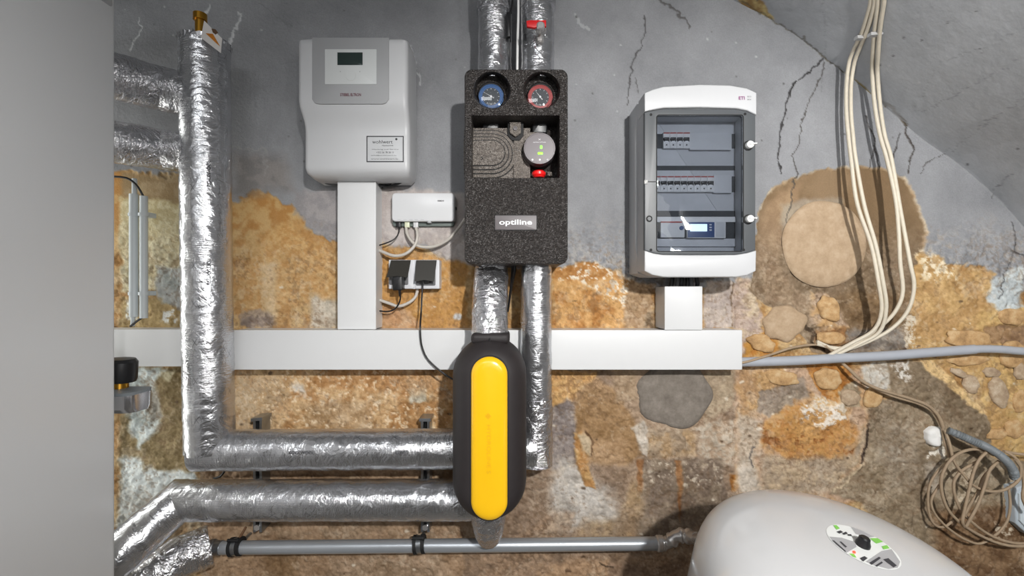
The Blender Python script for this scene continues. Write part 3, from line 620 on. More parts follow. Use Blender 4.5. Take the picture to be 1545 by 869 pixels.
def paint_vault(p):
    A = p.patch
    p.c += ((p.n_big-.5)*30)[:, None]+((p.n_fine-.5)*8)[:, None]; p.lk = .6
    A([(1110, -8), (1128, -10), (1152, 2), (1158, 14), (1170, 28), (1160, 30), (1145, 24), (1120, 14)], (196, 176, 122), (150, 120, 76), warp=3, fine=4, soft=1.5, noise='mid')
    A([(1288, 120), (1305, 132), (1316, 144), (1300, 140)], (146, 128, 84), warp=2, fine=2, soft=1.5)
    A([(1500, 360), (1545, 350), (1545, 400)], (180, 184, 188), warp=4, soft=5)
    cracks(p); p.line([(1330, 152), (1350, 168), (1372, 196), (1460, 256), (1530, 326)], (198, 200, 204), 3.0, 3, .7, 0)
    p.h += (p.n_mid-.5)*.0012+(p.n_big-.5)*.002
    return p
# ------------------------------------------------------------------ room shell
ARCH = [(-560, 1274), (-560, 700), (-545, 400), (-450, 180), (-250, 10), (0, -110), (300, -185), (600, -200), (850, -135), (1000, -62), (1110, 2), (1150, 22), (1200, 53), (1245, 88), (1290, 122), (1325, 152), (1360, 182), (1395, 212), (1460, 258), (1545, 342), (1640, 470), (1700, 620), (1720, 760), (1722, 1274)]
xs = np.concatenate([np.linspace(-575, -30, 30), np.arange(-20, 120, 10), np.arange(120, 1566, 1.5), np.linspace(1575, 1740, 20)])
ys = np.concatenate([np.linspace(-230, -30, 15), np.arange(-20, 890, 1.5), np.linspace(895, 1274, 30)])
GX, GY = np.meshgrid(xs, ys); gx = GX.ravel(); gy = GY.ravel()
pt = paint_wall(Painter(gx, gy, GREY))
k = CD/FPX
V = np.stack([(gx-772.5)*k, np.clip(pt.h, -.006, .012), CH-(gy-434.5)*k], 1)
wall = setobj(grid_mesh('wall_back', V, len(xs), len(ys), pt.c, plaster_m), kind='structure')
# vault
av = catmull([(x, y, 0) for x, y in ARCH[1:-1]], 3000)
def dens(pts, fn):
    o = []
    for a, b in zip(pts, pts[1:]):
        m = max(1, int((b-a).length/fn((a+b)/2)))
        for q in range(m): o.append(a.lerp(b, q/m))
    o.append(pts[-1]); return o
cm = catmull([(x, y, 0) for x, y in ARCH[1:-1]], 20)
cm = dens(cm, lambda p: 1.8 if 1050 < p.x < 1600 and p.y < 420 else 30)
ds = np.concatenate([np.arange(-.012, .5, .0035), np.linspace(.52, 3.4, 30)])
AX = np.array([c.x for c in cm]); AY = np.array([c.y for c in cm])
wx = (AX-772.5)*k; wz = -(AY-434.5)*k
U, Dd = np.meshgrid(np.arange(len(cm)), ds)
X = wx[U].ravel(); Z = wz[U].ravel(); DD = Dd.ravel(); Yc = np.maximum(CD-DD, .25)
vx = 772.5+FPX*X/Yc; vy = 434.5-FPX*Z/Yc
pv = paint_vault(Painter(vx, vy, (168, 170, 173))); pv.h = (pv.n_mid-.5)*.0015+(pv.n_big-.5)*.003
nrm = np.hypot(X, Z)+1e-6; hh = pv.h*sst(DD, .0, .05)
Vv = np.stack([X+hh*X/nrm, -DD, CH+Z+hh*Z/nrm], 1)
setobj(grid_mesh('ceiling', Vv, len(cm), len(ds), pv.c, vault_m), kind='structure')
def quad(name, pts, m):
    bm = bmesh.new(); bm.faces.new([bm.verts.new(p) for p in pts]); o = from_bm(name, bm, m, None, 0); return setobj(o, kind='structure')
xl, xr = wx[0], wx[-1]; zl, zr = CH+wz[0], CH+wz[-1]
quad('wall_left', [(xl, .01, -.01), (xl, -3.4, -.01), (xl, -3.4, zl+.01), (xl, .01, zl+.01)], plain_wall_m)
quad('wall_right', [(xr, .01, -.01), (xr, -3.4, -.01), (xr, -3.4, zr+.01), (xr, .01, zr+.01)], plain_wall_m)
quad('wall_front', [(xl, -3.4, -.01), (xr, -3.4, -.01), (xr, -3.4, 2.9), (xl, -3.4, 2.9)], plain_wall_m)
quad('floor', [(xl, .01, 0), (xr, .01, 0), (xr, -3.4, 0), (xl, -3.4, 0)], floor_m)
# mortar patches and rubble stones proud of the wall (pieces of wall_back)
def stone_mat(name, c1, c2, c3):
    m = bpy.data.materials.new(name); m.use_nodes = True; nt = m.node_tree; N = nt.nodes; K = nt.links.new; b = N['Principled BSDF']
    tc = N.new('ShaderNodeTexCoord'); n1 = N.new('ShaderNodeTexNoise'); n1.inputs['Scale'].default_value = 35; n1.inputs['Detail'].default_value = 8; n1.inputs['Roughness'].default_value = .7; K(tc.outputs['Object'], n1.inputs['Vector'])
    r = N.new('ShaderNodeValToRGB'); e = r.color_ramp.elements; e[0].position = .3; e[0].color = L(c1); e[1].position = .72; e[1].color = L(c3); q = e.new(.5); q.color = L(c2)
    K(n1.outputs['Fac'], r.inputs[0]); K(r.outputs[0], b.inputs['Base Color']); b.inputs['Roughness'].default_value = .85
    n2 = N.new('ShaderNodeTexNoise'); n2.inputs['Scale'].default_value = 130; n2.inputs['Detail'].default_value = 8; K(tc.outputs['Object'], n2.inputs['Vector'])
    bp = N.new('ShaderNodeBump'); bp.inputs['Strength'].default_value = .6; bp.inputs['Distance'].default_value = .003; K(n2.outputs['Fac'], bp.inputs['Height']); K(bp.outputs[0], b.inputs['Normal']); return m
st_o = stone_mat('ochre_stone', (140, 108, 72), (186, 150, 104), (208, 184, 146))
st_p = stone_mat('pale_stone', (136, 114, 92), (172, 150, 124), (206, 190, 168))
mo_t = stone_mat('tan_mortar', (158, 134, 106), (176, 152, 124), (190, 168, 142))
mo_g = stone_mat('grey_mortar', (104, 96, 88), (122, 114, 105), (142, 134, 125))
def blob(name, cx, cy, rx, ry, th, m, seed, rot=0, flat=.5, n=40, rough=.10, d0=-.004):
    rg = np.random.default_rng(seed); ph = rg.uniform(0, 6.28, 6); am = rg.uniform(.3, 1, 6)
    bm = bmesh.new(); rings = []; c, s = math.cos(rot), math.sin(rot)
    for q, (sc, hh) in enumerate(((1.0, 0), (.985, .35), (.95, .7), (.86, .92), (.7, 1.0), (.45, 1.02), (.2, 1.03), (.03, 1.03))):
        r = []
        for j in range(n):
            t = 2*math.pi*j/n; w = 1+rough*sum(am[i]*math.sin((i+2)*t+ph[i]) for i in range(6))*(.5+.5*sc)/1.6
            x = rx*w*sc*math.cos(t); y = ry*w*sc*math.sin(t)
            v = P(cx+x*c-y*s, cy+x*s+y*c, 0); rel = hh*(1-flat*(1-hh)) if q < 4 else hh
            wob = 1+.12*math.sin(3*t+ph[1])*sc if q > 2 else 1
            r.append((v.x, -(d0+th*rel*wob), v.z))
        rings.append(r)
    ring_loft(bm, rings); return from_bm(name, bm, m, wall, 60)
setobj(blob('mortar_patch', 1245, 368, 64, 66, .010, mo_t, 3, rough=.012, n=60), 'round tan mortar disc')
setobj(blob('mortar_patch', 1018, 596, 58, 50, .010, mo_g, 5, rough=.05, n=60), 'dark grey trowelled mortar patch')
setobj(blob('mortar_patch', 1184, 488, 33, 27, .010, mo_t, 6, rough=.09), 'small tan mortar patch')
ST = [(1462, 544, 31, 8, -.05, st_o), (1463, 512, 36, 14, .05, st_o), (1497, 562, 13, 8, .2, st_p), (1508, 592, 14, 24, -.3, st_p), (1530, 535, 20, 22, .1, st_o), (1448, 563, 13, 6, .4, st_p),
      (1466, 580, 12, 15, -.5, st_p), (1532, 648, 16, 14, .2, st_o), (1505, 655, 16, 8, -.2, st_o), (1528, 478, 22, 13, 0, st_o), (1540, 606, 12, 18, .1, st_o), (1540, 560, 9, 14, 0, st_p),
      (1252, 466, 15, 22, -.45, st_o), (1255, 510, 22, 10, .1, st_o), (1150, 518, 22, 13, .3, st_o), (1180, 570, 26, 12, .2, st_o), (1283, 600, 15, 13, .2, st_p), (1250, 572, 22, 16, .3, st_o), (1318, 600, 14, 17, .2, st_o)]
for i, (a, b, c, d, r, m) in enumerate(ST): blob('stone', a, b, c, d, .007, m, 20+i, r, .3, 26, .085)
# ------------------------------------------------------------------ white cabinet at the left
XC = -.8065
cb = thing('cabinet', (XC-.35, -.95, 0), 'large smooth light grey cabinet filling the left edge of the view', 'cabinet')
bm = bmesh.new()
pr = [(x, y) for x, y in rrect(XC-.7, -1.75, XC, -.302, .012, 6)]
ring_loft(bm, [[(x, y, .05) for x, y in pr], [(x, y, 2.22) for x, y in pr]]); from_bm('body', bm, cab_m, cb)
bm = bmesh.new(); pr2 = rrect(XC-.66, -1.71, XC-.04, -.34, .01, 4); ring_loft(bm, [[(x, y, 0) for x, y in pr2], [(x, y, .05) for x, y in pr2]]); from_bm('plinth', bm, black_m, cb)
bm = bmesh.new()
f = lambda px, z: (XC+.0006, -(CD-(-XC)*FPX/(772.5-px)), z)
ya = f(118, 0)[1]; yb = f(169, 0)[1]
ring_loft(bm, [[(XC, y, z) for y, z in rrect(ya, 2.065, yb, 2.2, .006, 4)], [(XC+.0006, y, z) for y, z in rrect(ya, 2.065, yb, 2.2, .006, 4)]])
setobj(from_bm('sticker', bm, labgrey_m, cb), 'pale grey sticker')
# ------------------------------------------------------------------ foil pipes
def fpath(pp, step=.006): return resample([P(*p) for p in pp], step)
def smooth_path(pp, step=.006): return catmull([P(*p) for p in pp], step)
def jag(pts):  return pts
t = thing('insulated_pipe', P(313, 700, .12), 'foil wrapped vertical pipe at left, its ragged top end below the paper card', 'pipe')
def rf(s, r): return r
tube('foil_jacket', fpath([(309, 66, .12), (311, 300, .12), (313, 480, .12), (317, 679, .12)]), .0545, foil_m, t, 56, wr=.0011, wseed=1)
tube('foil_jacket', fpath([(297, 679, .12), (470, 678, .10), (700, 677, .10), (808, 677, .095)]), .049, foil_m, t, 56, wr=.0009, wseed=2)
# ragged top collar
bm = bmesh.new(); c0 = P(309, 66, .12); rg = random.Random(3); n = 64; r1 = [];r2 = []; r3 = []
for j in range(n):
    a = 2*math.pi*j/n; q = .0545+.001*rg.uniform(-1, 1); r1.append((c0.x+q*math.cos(a), c0.y+q*math.sin(a), c0.z-.01))
    q = .056+.003*rg.uniform(-1, 1); r2.append((c0.x+q*math.cos(a), c0.y+q*math.sin(a), c0.z+.006*rg.uniform(-.3, 1)))
    q = .045+.006*rg.uniform(-1, 1); r3.append((c0.x+q*math.cos(a), c0.y+q*math.sin(a), c0.z+.012*rg.uniform(.0, 1)))
ring_loft(bm, [r1, r2, r3]); from_bm('foil_end', bm, foil2_m, t, 20)
tube('seam_tape', [P(x, y, d) for x, y, d in ((281, 80, .145), (281, 300, .147), (283, 480, .147))], .006, foil_m, t, 8)
lathe('pipe_stub', [(.011, 0), (.011, .05), (.015, .05), (.015, .066), (.004, .066)], P(302, 62, .12), (0, 0, 1), brass_m, t, 20)
def rock(c, w, h, par, rot=0): text('print', 'ROCKWOOL', c, w, h, print_m, par, rot, font_bold=True)
rock(P(315, 262, .1785), .060, .010, t, math.pi/2); rock(P(315, 410, .1785), .060, .010, t, math.pi/2)
rock(P(455, 683, .1535), .06, .008, t); rock(P(606, 683, .1535), .030, .009, t)
cd = thing('paper_card', P(320, 60, .13), 'small white paper card with orange print on top of the left foil pipe', 'card')
cpts = [(308, 31), (335, 58), (333, 80), (303, 57)]
def skew(name, pts, d, th, m, par):
    bm = bmesh.new(); pts = [P(x, y, d) for x, y in pts]
    ring_loft(bm, [[p+Vector((0, th, 0)) for p in pts], pts]); return from_bm(name, bm, m, par, 0)
skew('card_sheet', cpts, .180, .001, card_m, cd)
skew('print', [(310, 50), (321, 51), (332, 70), (326, 65)], .1808, .0006, card_or_m, cd)
skew('print', [(319, 43), (325, 44), (329, 49), (325, 52), (321, 49)], .1808, .0006, card_br_m, cd)
t = thing('insulated_pipe', P(230, 130, .15), 'upper of two short foil pipes running into the left riser', 'pipe')
tube('foil_jacket', fpath([(100, 93, .27), (180, 117, .20), (245, 135, .13), (300, 148, .12)]), .0515, foil2_m, t, 48, wr=.0013, wseed=4)
t = thing('insulated_pipe', P(230, 220, .15), 'lower of two short foil pipes at left, above the pair of grey conduits', 'pipe')
tube('foil_jacket', fpath([(100, 203, .27), (180, 215, .20), (245, 226, .13), (300, 232, .12)]), .0475, foil2_m, t, 48, wr=.0013, wseed=5)
text('print', 'ROCKWOOL', P(200, 229, .247), .035, .009, print_m, t, -.12)
t = thing('insulated_pipe', P(480, 754, .10), 'lower long horizontal foil pipe bending down at its left end', 'pipe')
tube('foil_jacket', fpath([(60, 940, .24), (178, 838, .20), (272, 755, .10), (500, 754, .10), (722, 754, .10)]), .0485, foil_m, t, 56, wr=.0010, wseed=6)
t = thing('insulated_pipe', P(260, 830, .14), 'stubby foil pipe end at bottom left where the thin metal pipe emerges', 'pipe')
tube('foil_jacket', fpath([(95, 990, .22), (190, 905, .17), (268, 842, .10), (318, 822, .06)]), .050, foil2_m, t, 48, wr=.0014, wseed=7)
t = thing('insulated_pipe', P(745, 40, .09), 'left foil pipe rising from the top of the pump station', 'pipe')
tube('foil_jacket', fpath([(741, -60, .10), (745, 18, .10), (746, 30, .10), (745, 125, .10)]), .0395, foil_m, t, 48, wr=.0009, wseed=8)
tube('foil_sleeve', fpath([(745, -60, .10), (745, 20, .10)]), .0425, foil2_m, t, 48, wr=.0012, wseed=9)
t = thing('insulated_pipe', P(811, 40, .09), 'right foil pipe above the pump station carrying a red lever valve', 'pipe')
tube('foil_jacket', fpath([(811, -60, .10), (811, 125, .10)]), .0412, foil_m, t, 48, wr=.0009, wseed=10)
tube('foil_sleeve', fpath([(812, -60, .10), (812, 14, .10)]), .0435, foil2_m, t, 48, wr=.0012, wseed=11)
vv = thing('ball_valve', P(815, 50, .145), 'small chrome drain valve with red lever on the right foil pipe', 'valve')
a = P(815, 52, .135)
lathe('valve_body', [(.012, 0), (.012, .016), (.0145, .016), (.0145, .03), (.009, .034)], a, (0, -1, 0), chrome_m, vv, 6)
lathe('stem_cap', [(.0095, 0), (.0095, .016), (.007, .018)], P(815, 44, .172), (0, -1, 0), chrome_m, vv, 24)
tube('outlet', [P(815, 55, .15), P(815, 66, .15)], .007, chrome_m, vv, 16)
lathe('outlet_nut', [(.010, 0), (.010, .008)], P(814, 59, .15), (0, 0, -1), chrome_m, vv, 6)
prism('lever', outl([(794, 32), (800, 31), (824, 31), (824, 41), (815, 40), (806, 43), (795, 41)], .185), .181, .188, red_m, vv, .002)
t = thing('insulated_pipe', P(808, 550, .09), 'right foil pipe running down from the pump station to the elbow', 'pipe')
tube('foil_jacket', fpath([(809, 380, .095), (809, 660, .095), (809, 682, .095)]), .0385, foil_m, t, 48, wr=.0009, wseed=12)
tube('foil_sleeve', fpath([(809, 600, .095), (809, 700, .095)]), .0405, foil2_m, t, 48, wr=.0012, wseed=13)
t = thing('insulated_pipe', P(740, 450, .12), 'crumpled foil pipe between pump station and yellow black separator', 'pipe')
tube('foil_jacket', fpath([(742, 380, .095), (742, 412, .095)]), .0405, foil2_m, t, 48, wr=.0015, wseed=14)
tube('foil_sleeve', smooth_path([(741, 412, .085), (740, 430, .115), (739, 470, .145), (739, 505, .15), (739, 540, .15)]), .0425, foil2_m, t, 48, wr=.0017, wseed=15)
t = thing('insulated_pipe', P(736, 800, .12), 'ribbed foil elbow poking out below the yellow black separator', 'pipe')
tube('foil_jacket', smooth_path([(737, 740, .16), (737, 775, .155), (737, 796, .135), (737, 806, .10), (737, 808, .05), (737, 808, .0)], .004), .042, foil2_m, t, 48, wr=.0011, wseed=16, radf=lambda s, r: r*(1-.30*min(1, max(0, (s-.03)/.12))**1.5)+.0011*math.sin(s/.0045*1.2))
# sensor + cables between upper pipes
s = thing('pipe_sensor', P(768, 40, .12), 'black clip-on sensor beside the left foil pipe above the pump station', 'sensor')
prism('sensor_body', rrect(P(764, 19, .13).x, P(764, 19, .13).z, P(771, 57, .13).x, P(771, 57, .13).z, .003), .108, .135, black_m, s, .003)
cable('cable', [(768, 56, .125), (769, 75, .12), (771, 100, .11), (773, 130, .10)], .0022, black_m, s)
cable('cable', [(770, 20, .12), (773, 5, .11), (774, -20, .10)], .003, black_m, s)
setobj(cable('cable', [(782, -20, .10), (782, 20, .10), (781, 60, .10), (780, 130, .10)], .0032, white_cable_m), 'white cable hanging between the two upper foil pipes', 'cable')
cb3 = thing('cable_bundle', P(772, 410, .06), 'black cables leaving the underside of the pump station', 'cable')
for i in range(3): cable('cable', [(771+i*2, 385, .10), (773+i*2, 405, .09+.01*i), (770+i*1.5, 440-i*6, .06), (766+i, 470-i*8, .03)], .003, black_m, cb3)
# ------------------------------------------------------------------ thin metal pipe, clamps, rails
t = thing('metal_pipe', P(650, 823, .06), 'thin grey metal pipe with fittings along the bottom of the wall', 'pipe')
tube('pipe', [P(318, 826.5, .06), P(1000, 820, .06)], .0165, pipe_m, t, 32)
a = P(305, 826.5, .06)
lathe('press_fitting', [(.015, 0), (.021, .002), (.021, .010), (.0175, .012), (.0175, .020), (.021, .022), (.021, .030), (.018, .034), (.018, .050)], a, (1, 0, 0), steel_m, t, 28)
tube('stub', [P(290, 826.5, .06), P(306, 826.5, .06)], .016, brass_m, t, 24)
lathe('press_fitting', [(.0175, 0), (.020, .003), (.020, .013), (.0175, .015)], P(990, 820, .06), (1, 0, 0), chrome_m, t, 28)
tube('elbow', smooth_path([(992, 820, .06), (1004, 819, .06), (1013, 815, .065), (1021, 809, .07), (1032, 808, .075), (1042, 810, .09), (1052, 813, .12)], .004), .0155, chrome_m, t, 28, radf=lambda s, r: r+(.0035 if (.010 < s < .018 or .036 < s < .044 or .062 < s < .070 or .080 < s < .090) else 0))
tube('tap_line', [P(1048, 812, .11), P(1063, 815, .18)], .012, chrome_m, t, 20)
def clamp(px, py, lab, scr):
    c = thing('pipe_clamp', P(px, py, .06), lab, 'clamp', 'pipe clamps on the thin metal pipe')
    ce = P(px, py, .06); ax = Vector((1, .0, .10)).normalized()
    for dx in (-.010, .010): lathe('rubber_strip', [(.0168, -.004), (.023, -.004), (.023, .004), (.0168, .004)], ce+ax*dx, ax, blackmat_m, c, 32)
    lathe('steel_band', [(.0168, -.007), (.0215, -.007), (.0215, .007), (.0168, .007)], ce, ax, steel_m, c, 32)
    lathe('clamp_screw', [(.004, -.012), (.004, .014), (.006, .014), (.006, .018)], ce+Vector((-.004, -.012, .022)), (1, 0, 0), blackmat_m, c, 12)
    if scr: tube('threaded_rod', [ce+Vector((.006, .0, .02)), ce+Vector((.018, .01, .045))], .003, card_br_m, c, 8)
    tube('wall_stud', [ce+Vector((0, .02, 0)), ce+Vector((0, .065, 0))], .004, steel_m, c, 8)
clamp(357, 824.5, 'left pipe clamp, black rubber and steel, below the left rail', 1)
clamp(633, 821, 'right pipe clamp, black rubber and steel, under the separator side', 0)
def rail(px, lab, ang):
    r = thing('mounting_rail', P(px, 720, .02), lab, 'rail', 'vertical steel rails behind the foil pipes')
    a = P(px-7, 634, .042); b = P(px+6, 803, .042)
    bm = bmesh.new(); w = (b.x-a.x)
    prof = [(0, 0), (0, .042), (w*.28, .042), (w*.28, .037), (.002, .037), (.002, .003), (w-.002, .003), (w-.002, .037), (w*.72, .037), (w*.72, .042), (w, .042), (w, 0)]
    ring_loft(bm, [[(a.x+x, -y, b.z) for x, y in prof], [(a.x+x, -y, a.z) for x, y in prof]]); from_bm('channel', bm, steel_m, r)
    prism('end_cap', [(a.x-.003, a.z-.002), (b.x+.004, a.z-.002+ang), (b.x+.004, a.z+.006+ang), (a.x-.003, a.z+.006)], 0, .048, steel_m, r)
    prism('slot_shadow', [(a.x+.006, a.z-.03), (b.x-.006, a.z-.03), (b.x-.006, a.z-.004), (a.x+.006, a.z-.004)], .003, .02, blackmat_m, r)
    lathe('bolt', [(.008, 0), (.008, .006), (.004, .006)], P(px, 700, .03), (0, -1, 0), chrome_m, r, 6)
    lathe('bolt', [(.008, 0), (.008, .006), (.004, .006)], P(px, 795, .04), (0, -1, 0), chrome_m, r, 6)
rail(389, 'left steel mounting rail behind the horizontal foil pipes', .003); rail(642, 'right steel mounting rail beside the separator, behind foil pipes', 0)
setobj(cable('cable_loop', [(322, 722, .02), (332, 719, .02), (338, 712, .025), (339, 705, .02), (338, 698, .01)], .003, black_m), 'short black cable loop between the horizontal foil pipes', 'cable')
# ------------------------------------------------------------------ white ducts
def duct(name, x0, y0, x1, y1, d, lab, bx=.0):
    o = thing(name, P((x0+x1)/2, y1, 0), lab, 'cable duct')
    a = P(x0, y0, d); b = P(x1, y1, d)
    prism('trunk', rrect(a.x+.0012, a.z-.0012, b.x-.0012, b.z+.0012, .001, 2), -.012, d-.006, duct_m, o)
    prism('cover', rrect(a.x, a.z, b.x, b.z, .002, 3), d-.010, d, duct_m, o, .0015)
    return o
duct('cable_duct', 350, 498, 1120, 558, .07, 'long white horizontal cable duct across the wall')
duct('cable_duct', 182-60, 497, 300, 553, .07, 'short white horizontal duct left of the foil riser')
duct('cable_duct', 509, 270, 567, 497, .06, 'tall white vertical duct below the heating controller')
duct('cable_duct', 1003, 432, 1060, 498, .075, 'short white duct piece under the distribution board')
# ------------------------------------------------------------------ conduit pair
t = thing('conduit_pair', P(208, 400, .03), 'two vertical light grey conduits side by side left of the foil riser', 'conduit')
tube('conduit', [P(202, 293, .035), P(202, 478, .035)], .0105, conduit_lt_m, t, 24)
tube('conduit', [P(217, 296, .035), P(217, 480, .035)], .0092, conduit_lt_m, t, 24)
tube('inner_cable', [P(203, 270, .03), P(203, 295, .035)], .006, conduit_lt_m, t, 16)
tube('inner_cable', [P(201, 476, .035), P(200, 492, .035)], .005, conduit_lt_m, t, 16)
for y in (324, 443):
    pxbox('conduit_clip', 204, y-4, 224, y+3, 0.003, .03, conduit_lt_m, t, .001, .001)
    for x in (202, 217): lathe('clip_ring', [(.011, -.004), (.0125, -.004), (.0125, .004), (.011, .004)], P(x, y, .035), (0, 0, 1), conduit_lt_m, t, 24)
cable('black_wire', [(150, 266, .06), (182, 267, .055), (196, 271, .05), (208, 282, .045), (217, 298, .036)], .0028, black_m, t)
cable('black_wire', [(216, 478, .036), (206, 485, .045), (196, 493, .055)], .0028, black_m, t)
# ------------------------------------------------------------------ air vent at left
t = thing('air_vent_valve', P(190, 600, .22), 'black capped brass air vent on a foil covered grey bracket beside the cabinet', 'valve')
lathe('cap', [(.012, 0), (.0285, .002), (.031, .010), (.031, .046), (.026, .053), (.010, .055)], P(181, 577, .22), (.05, 0, 1), black_m, t, 32)
lathe('brass_neck', [(.017, 0), (.017, .016)], P(180, 588, .22), (0, 0, 1), brass_m, t, 24)
bm = bmesh.new(); a = P(150, 588, .27)
def hoop(zp, s):
    b = P(217, zp, .24); l = P(140, zp, .24)
    return [(x, y, b.z) for x, y in rrect(l.x, -.24-.04*s, b.x, -.24+.035*s, .02, 5)]
ring_loft(bm, [hoop(592, .95), hoop(588, 1)]); from_bm('bracket_top', bm, hose_m, t)
bm = bmesh.new(); ring_loft(bm, [hoop(618, .8), hoop(612, .98), hoop(592, 1)]); from_bm('foil_wrap', bm, foil2_m, t, 30)
# ------------------------------------------------------------------ heating controller
t = thing('heating_controller', P(536, 265, 0), 'white wall heating controller with grey display panel and dark screen', 'controller')
# side profile (z px at front, depth)
prof = [(268, .02), (268, .085), (262, .100), (250, .106), (200, .108), (180, .112), (165, .122), (150, .130), (70, .130), (60, .128), (56, .120), (54.5, .10), (54.5, .02)]
bm = bmesh.new(); rings = []
def xr_(dep, side):   # width follows depth (front face slightly narrower, wavy)
    return 0
xs_ = []
zt = P(0, 54.5, .125).z; zb = P(0, 268, .10).z
Ns = 30
for i in range(Ns+1):
    v = i/Ns; z = zt+(zb-zt)*v
    df = .130 if v < .45 else (.130-.022*float(sst(np.array(v), .45, .68)))
    e = min(v, 1-v)*(zt-zb); rr = .018 if v < .5 else .026
    rnd = rr-math.sqrt(max(0, rr*rr-(rr-min(e, rr))**2)) if e < rr else 0
    df -= rnd*1.0
    xl_ = P(448.5, 0, .130).x+.006*float(sst(np.array(v), .48, .62))*1.0; xr_v = P(613, 0, .130).x+0.0
    cr = .012+rnd*.0
    q = [(xl_+rnd*.35, -.015), (xr_v-rnd*.2+.0, -.015)]
    # cross-section outline (x, y): back-left, back-right, side bulge, rounded front corners
    L0 = xl_+rnd*.5; R0 = xr_v-rnd*.5
    pts = [(L0, -.012), (R0, -.012), (R0+.004, -df*.5)]
    for k2 in range(7):
        a = math.pi/2*k2/6; pts.append((R0+.003-cr+cr*math.cos(a), -(df-cr+cr*math.sin(a))))
    for k2 in range(7):
        a = math.pi/2+math.pi/2*k2/6; pts.append((L0+cr+cr*math.cos(a), -(df-cr+cr*math.sin(a))))
    rings.append([(x, y, z) for x, y in pts])
ring_loft(bm, rings); from_bm('housing', bm, ctrl_m, t, 50)
pxbox('back_plate', 466, 70, 620, 262, -.004, .014, base_m, t, .006)
o1 = outl([(471, 57), (587, 57), (587, 150), (582, 155.5), (577, 157), (481, 157), (475, 155.5), (471, 150)], .1305)
prism('display_panel', o1, .124, .1312, grey_panel_m, t, .0006)
pxbox('control_unit', 490, 74, 568, 127, .128, .1325, panel_white_m, t, .0015, .0008)
pxbox('screen', 509, 79, 547, 98, .132, .1332, lcd_m, t, .0004, .0002)
text('print', 'STIEBEL ELTRON', P(529, 143, .1313), .050, .0072, print_red_m, t, font_bold=True)
lathe('touch_wheel', [(.0125, 0), (.0120, .0007)], P(529, 114, .1325), (0, -1, 0), panel_white_m, t, 32)
text('print', '<', P(513.5, 108, .1325), .002, .003, print_m, t); text('print', 'i', P(543, 108, .1325), .001, .003, print_m, t)
ds_ = .1086
stk = pxbox('sticker', 553, 205, 609, 244.5, .104, ds_, mat('sticker_silver', (196, 198, 200), .35), t, .0008, .0002)
for a in ((553, 205, 609, 206.5), (553, 243, 609, 244.5), (553, 205, 554.4, 244.5), (607.6, 205, 609, 244.5)): pxbox('sticker_border', *a, ds_-.001, ds_+.0004, print_m, t, .0002, 0)
text('print', 'wohlwert', P(577, 214, ds_), .050, .0085, print_m, t); text('print', 'Haustechnik', P(585, 219.5, ds_), .028, .0034, print_m, t)
lathe('print', [(.0028, 0), (.0028, .0003)], P(598, 210, ds_), (0, -1, 0), print_m, t, 20)
text('print', 'Wartung und Service', P(581, 225.5, ds_), .066, .0030, print_m, t); text('print', '+352 26 78 28 15', P(581, 230, ds_), .043, .0042, print_m, t)
text('print', 'info@wohlwert.lu', P(579, 234.5, ds_), .062, .0026, print_m, t); text('print', 'www.wohlwert.lu', P(580, 239.8, ds_), .066, .0032, print_m, t)
for y in (112, 231): pxbox('side_screw', 622.5, y-3, 626, y+3, .0, .02, blackmat_m, t, .001)
cbl = thing('cable_bundle', P(560, 275, .03), 'dark cables curving out under the heating controller behind the duct', 'cable')
for i, pp in enumerate(([(480, 266, .04), (492, 276, .035), (512, 279, .025)], [(490, 266, .05), (500, 273, .045), (514, 275, .03)], [(566, 276, .03), (585, 281, .03), (605, 275, .04), (612, 265, .05)], [(566, 279, .02), (580, 280, .025), (598, 272, .04)])):
    cable('cable', pp, .0035, black_m if i > 1 else sock_grey_m, cbl)
# ------------------------------------------------------------------ gateway box
t = thing('gateway_box', P(638, 334, 0), 'small flat white internet gateway box right of the vertical duct', 'gateway')
pxbox('housing', 591, 291, 686, 334, .0, .030, mat('gateway_white', (210, 211, 213), .22, var=.006), t, .010, .003, 8)
pxbox('lower_vent', 592, 331, 685, 341.5, -.004, .012, mat('gateway_grey', (96, 106, 102), .5), t, .008, .001, 6)
text('print', 'SIEMENS', P(665, 303, .0302), .0175, .0040, print_m, t, font_bold=True)
pxbox('latch', 645, 333.5, 650, 336, .0, .0306, print_lt_m, t, .0005, .0003)
pxbox('side_button', 686, 312, 688.5, 316, .0, .012, blackmat_m, t, .001, .0005)
for x in (602, 611, 620, 628, 637): pxbox('print', x-2.5, 331.0, x+2.5, 331.6, .029, .0302, print_lt_m, t, .0003, 0)
for i, (x, m) in enumerate(((601, black_m), (614, mat('plug_clear', (214, 218, 190), .25)), (627, mat('plug_clear_grey', (206, 206, 208), .25)))):
    pxbox('plug', x-3.5, 334, x+3.5, 343, .006, .020, m, t, .001, .001)
setobj(cable('cable', [(602, 341, .013), (602, 350, .02), (596, 360, .026), (582, 367, .03), (568, 371, .02)], .0018, black_m), 'thin black power cable from the gateway box into the vertical duct', 'cable')
setobj(cable('cable', [(613, 341, .013), (614, 352, .02), (622, 365, .026), (634, 372, .028), (655, 372, .03), (674, 363, .035), (687, 350, .04), (702, 330, .05)], .0040, lt_cable_m), 'light grey network cable sagging from gateway box to the pump station', 'cable')
setobj(cable('cable', [(627, 341, .013), (630, 355, .025), (626, 370, .032), (612, 383, .036), (595, 386, .036), (580, 381, .03), (566, 375, .02)], .0042, lt_cable_m), 'light grey network cable looping from the gateway box into the duct', 'cable')
setobj(cable('cable', [(630, 434, .012), (628, 446, .018), (618, 456, .022), (602, 462, .024), (588, 458, .022), (566, 450, .015)], .0042, lt_cable_m), 'light grey cable loop below the double socket', 'cable')
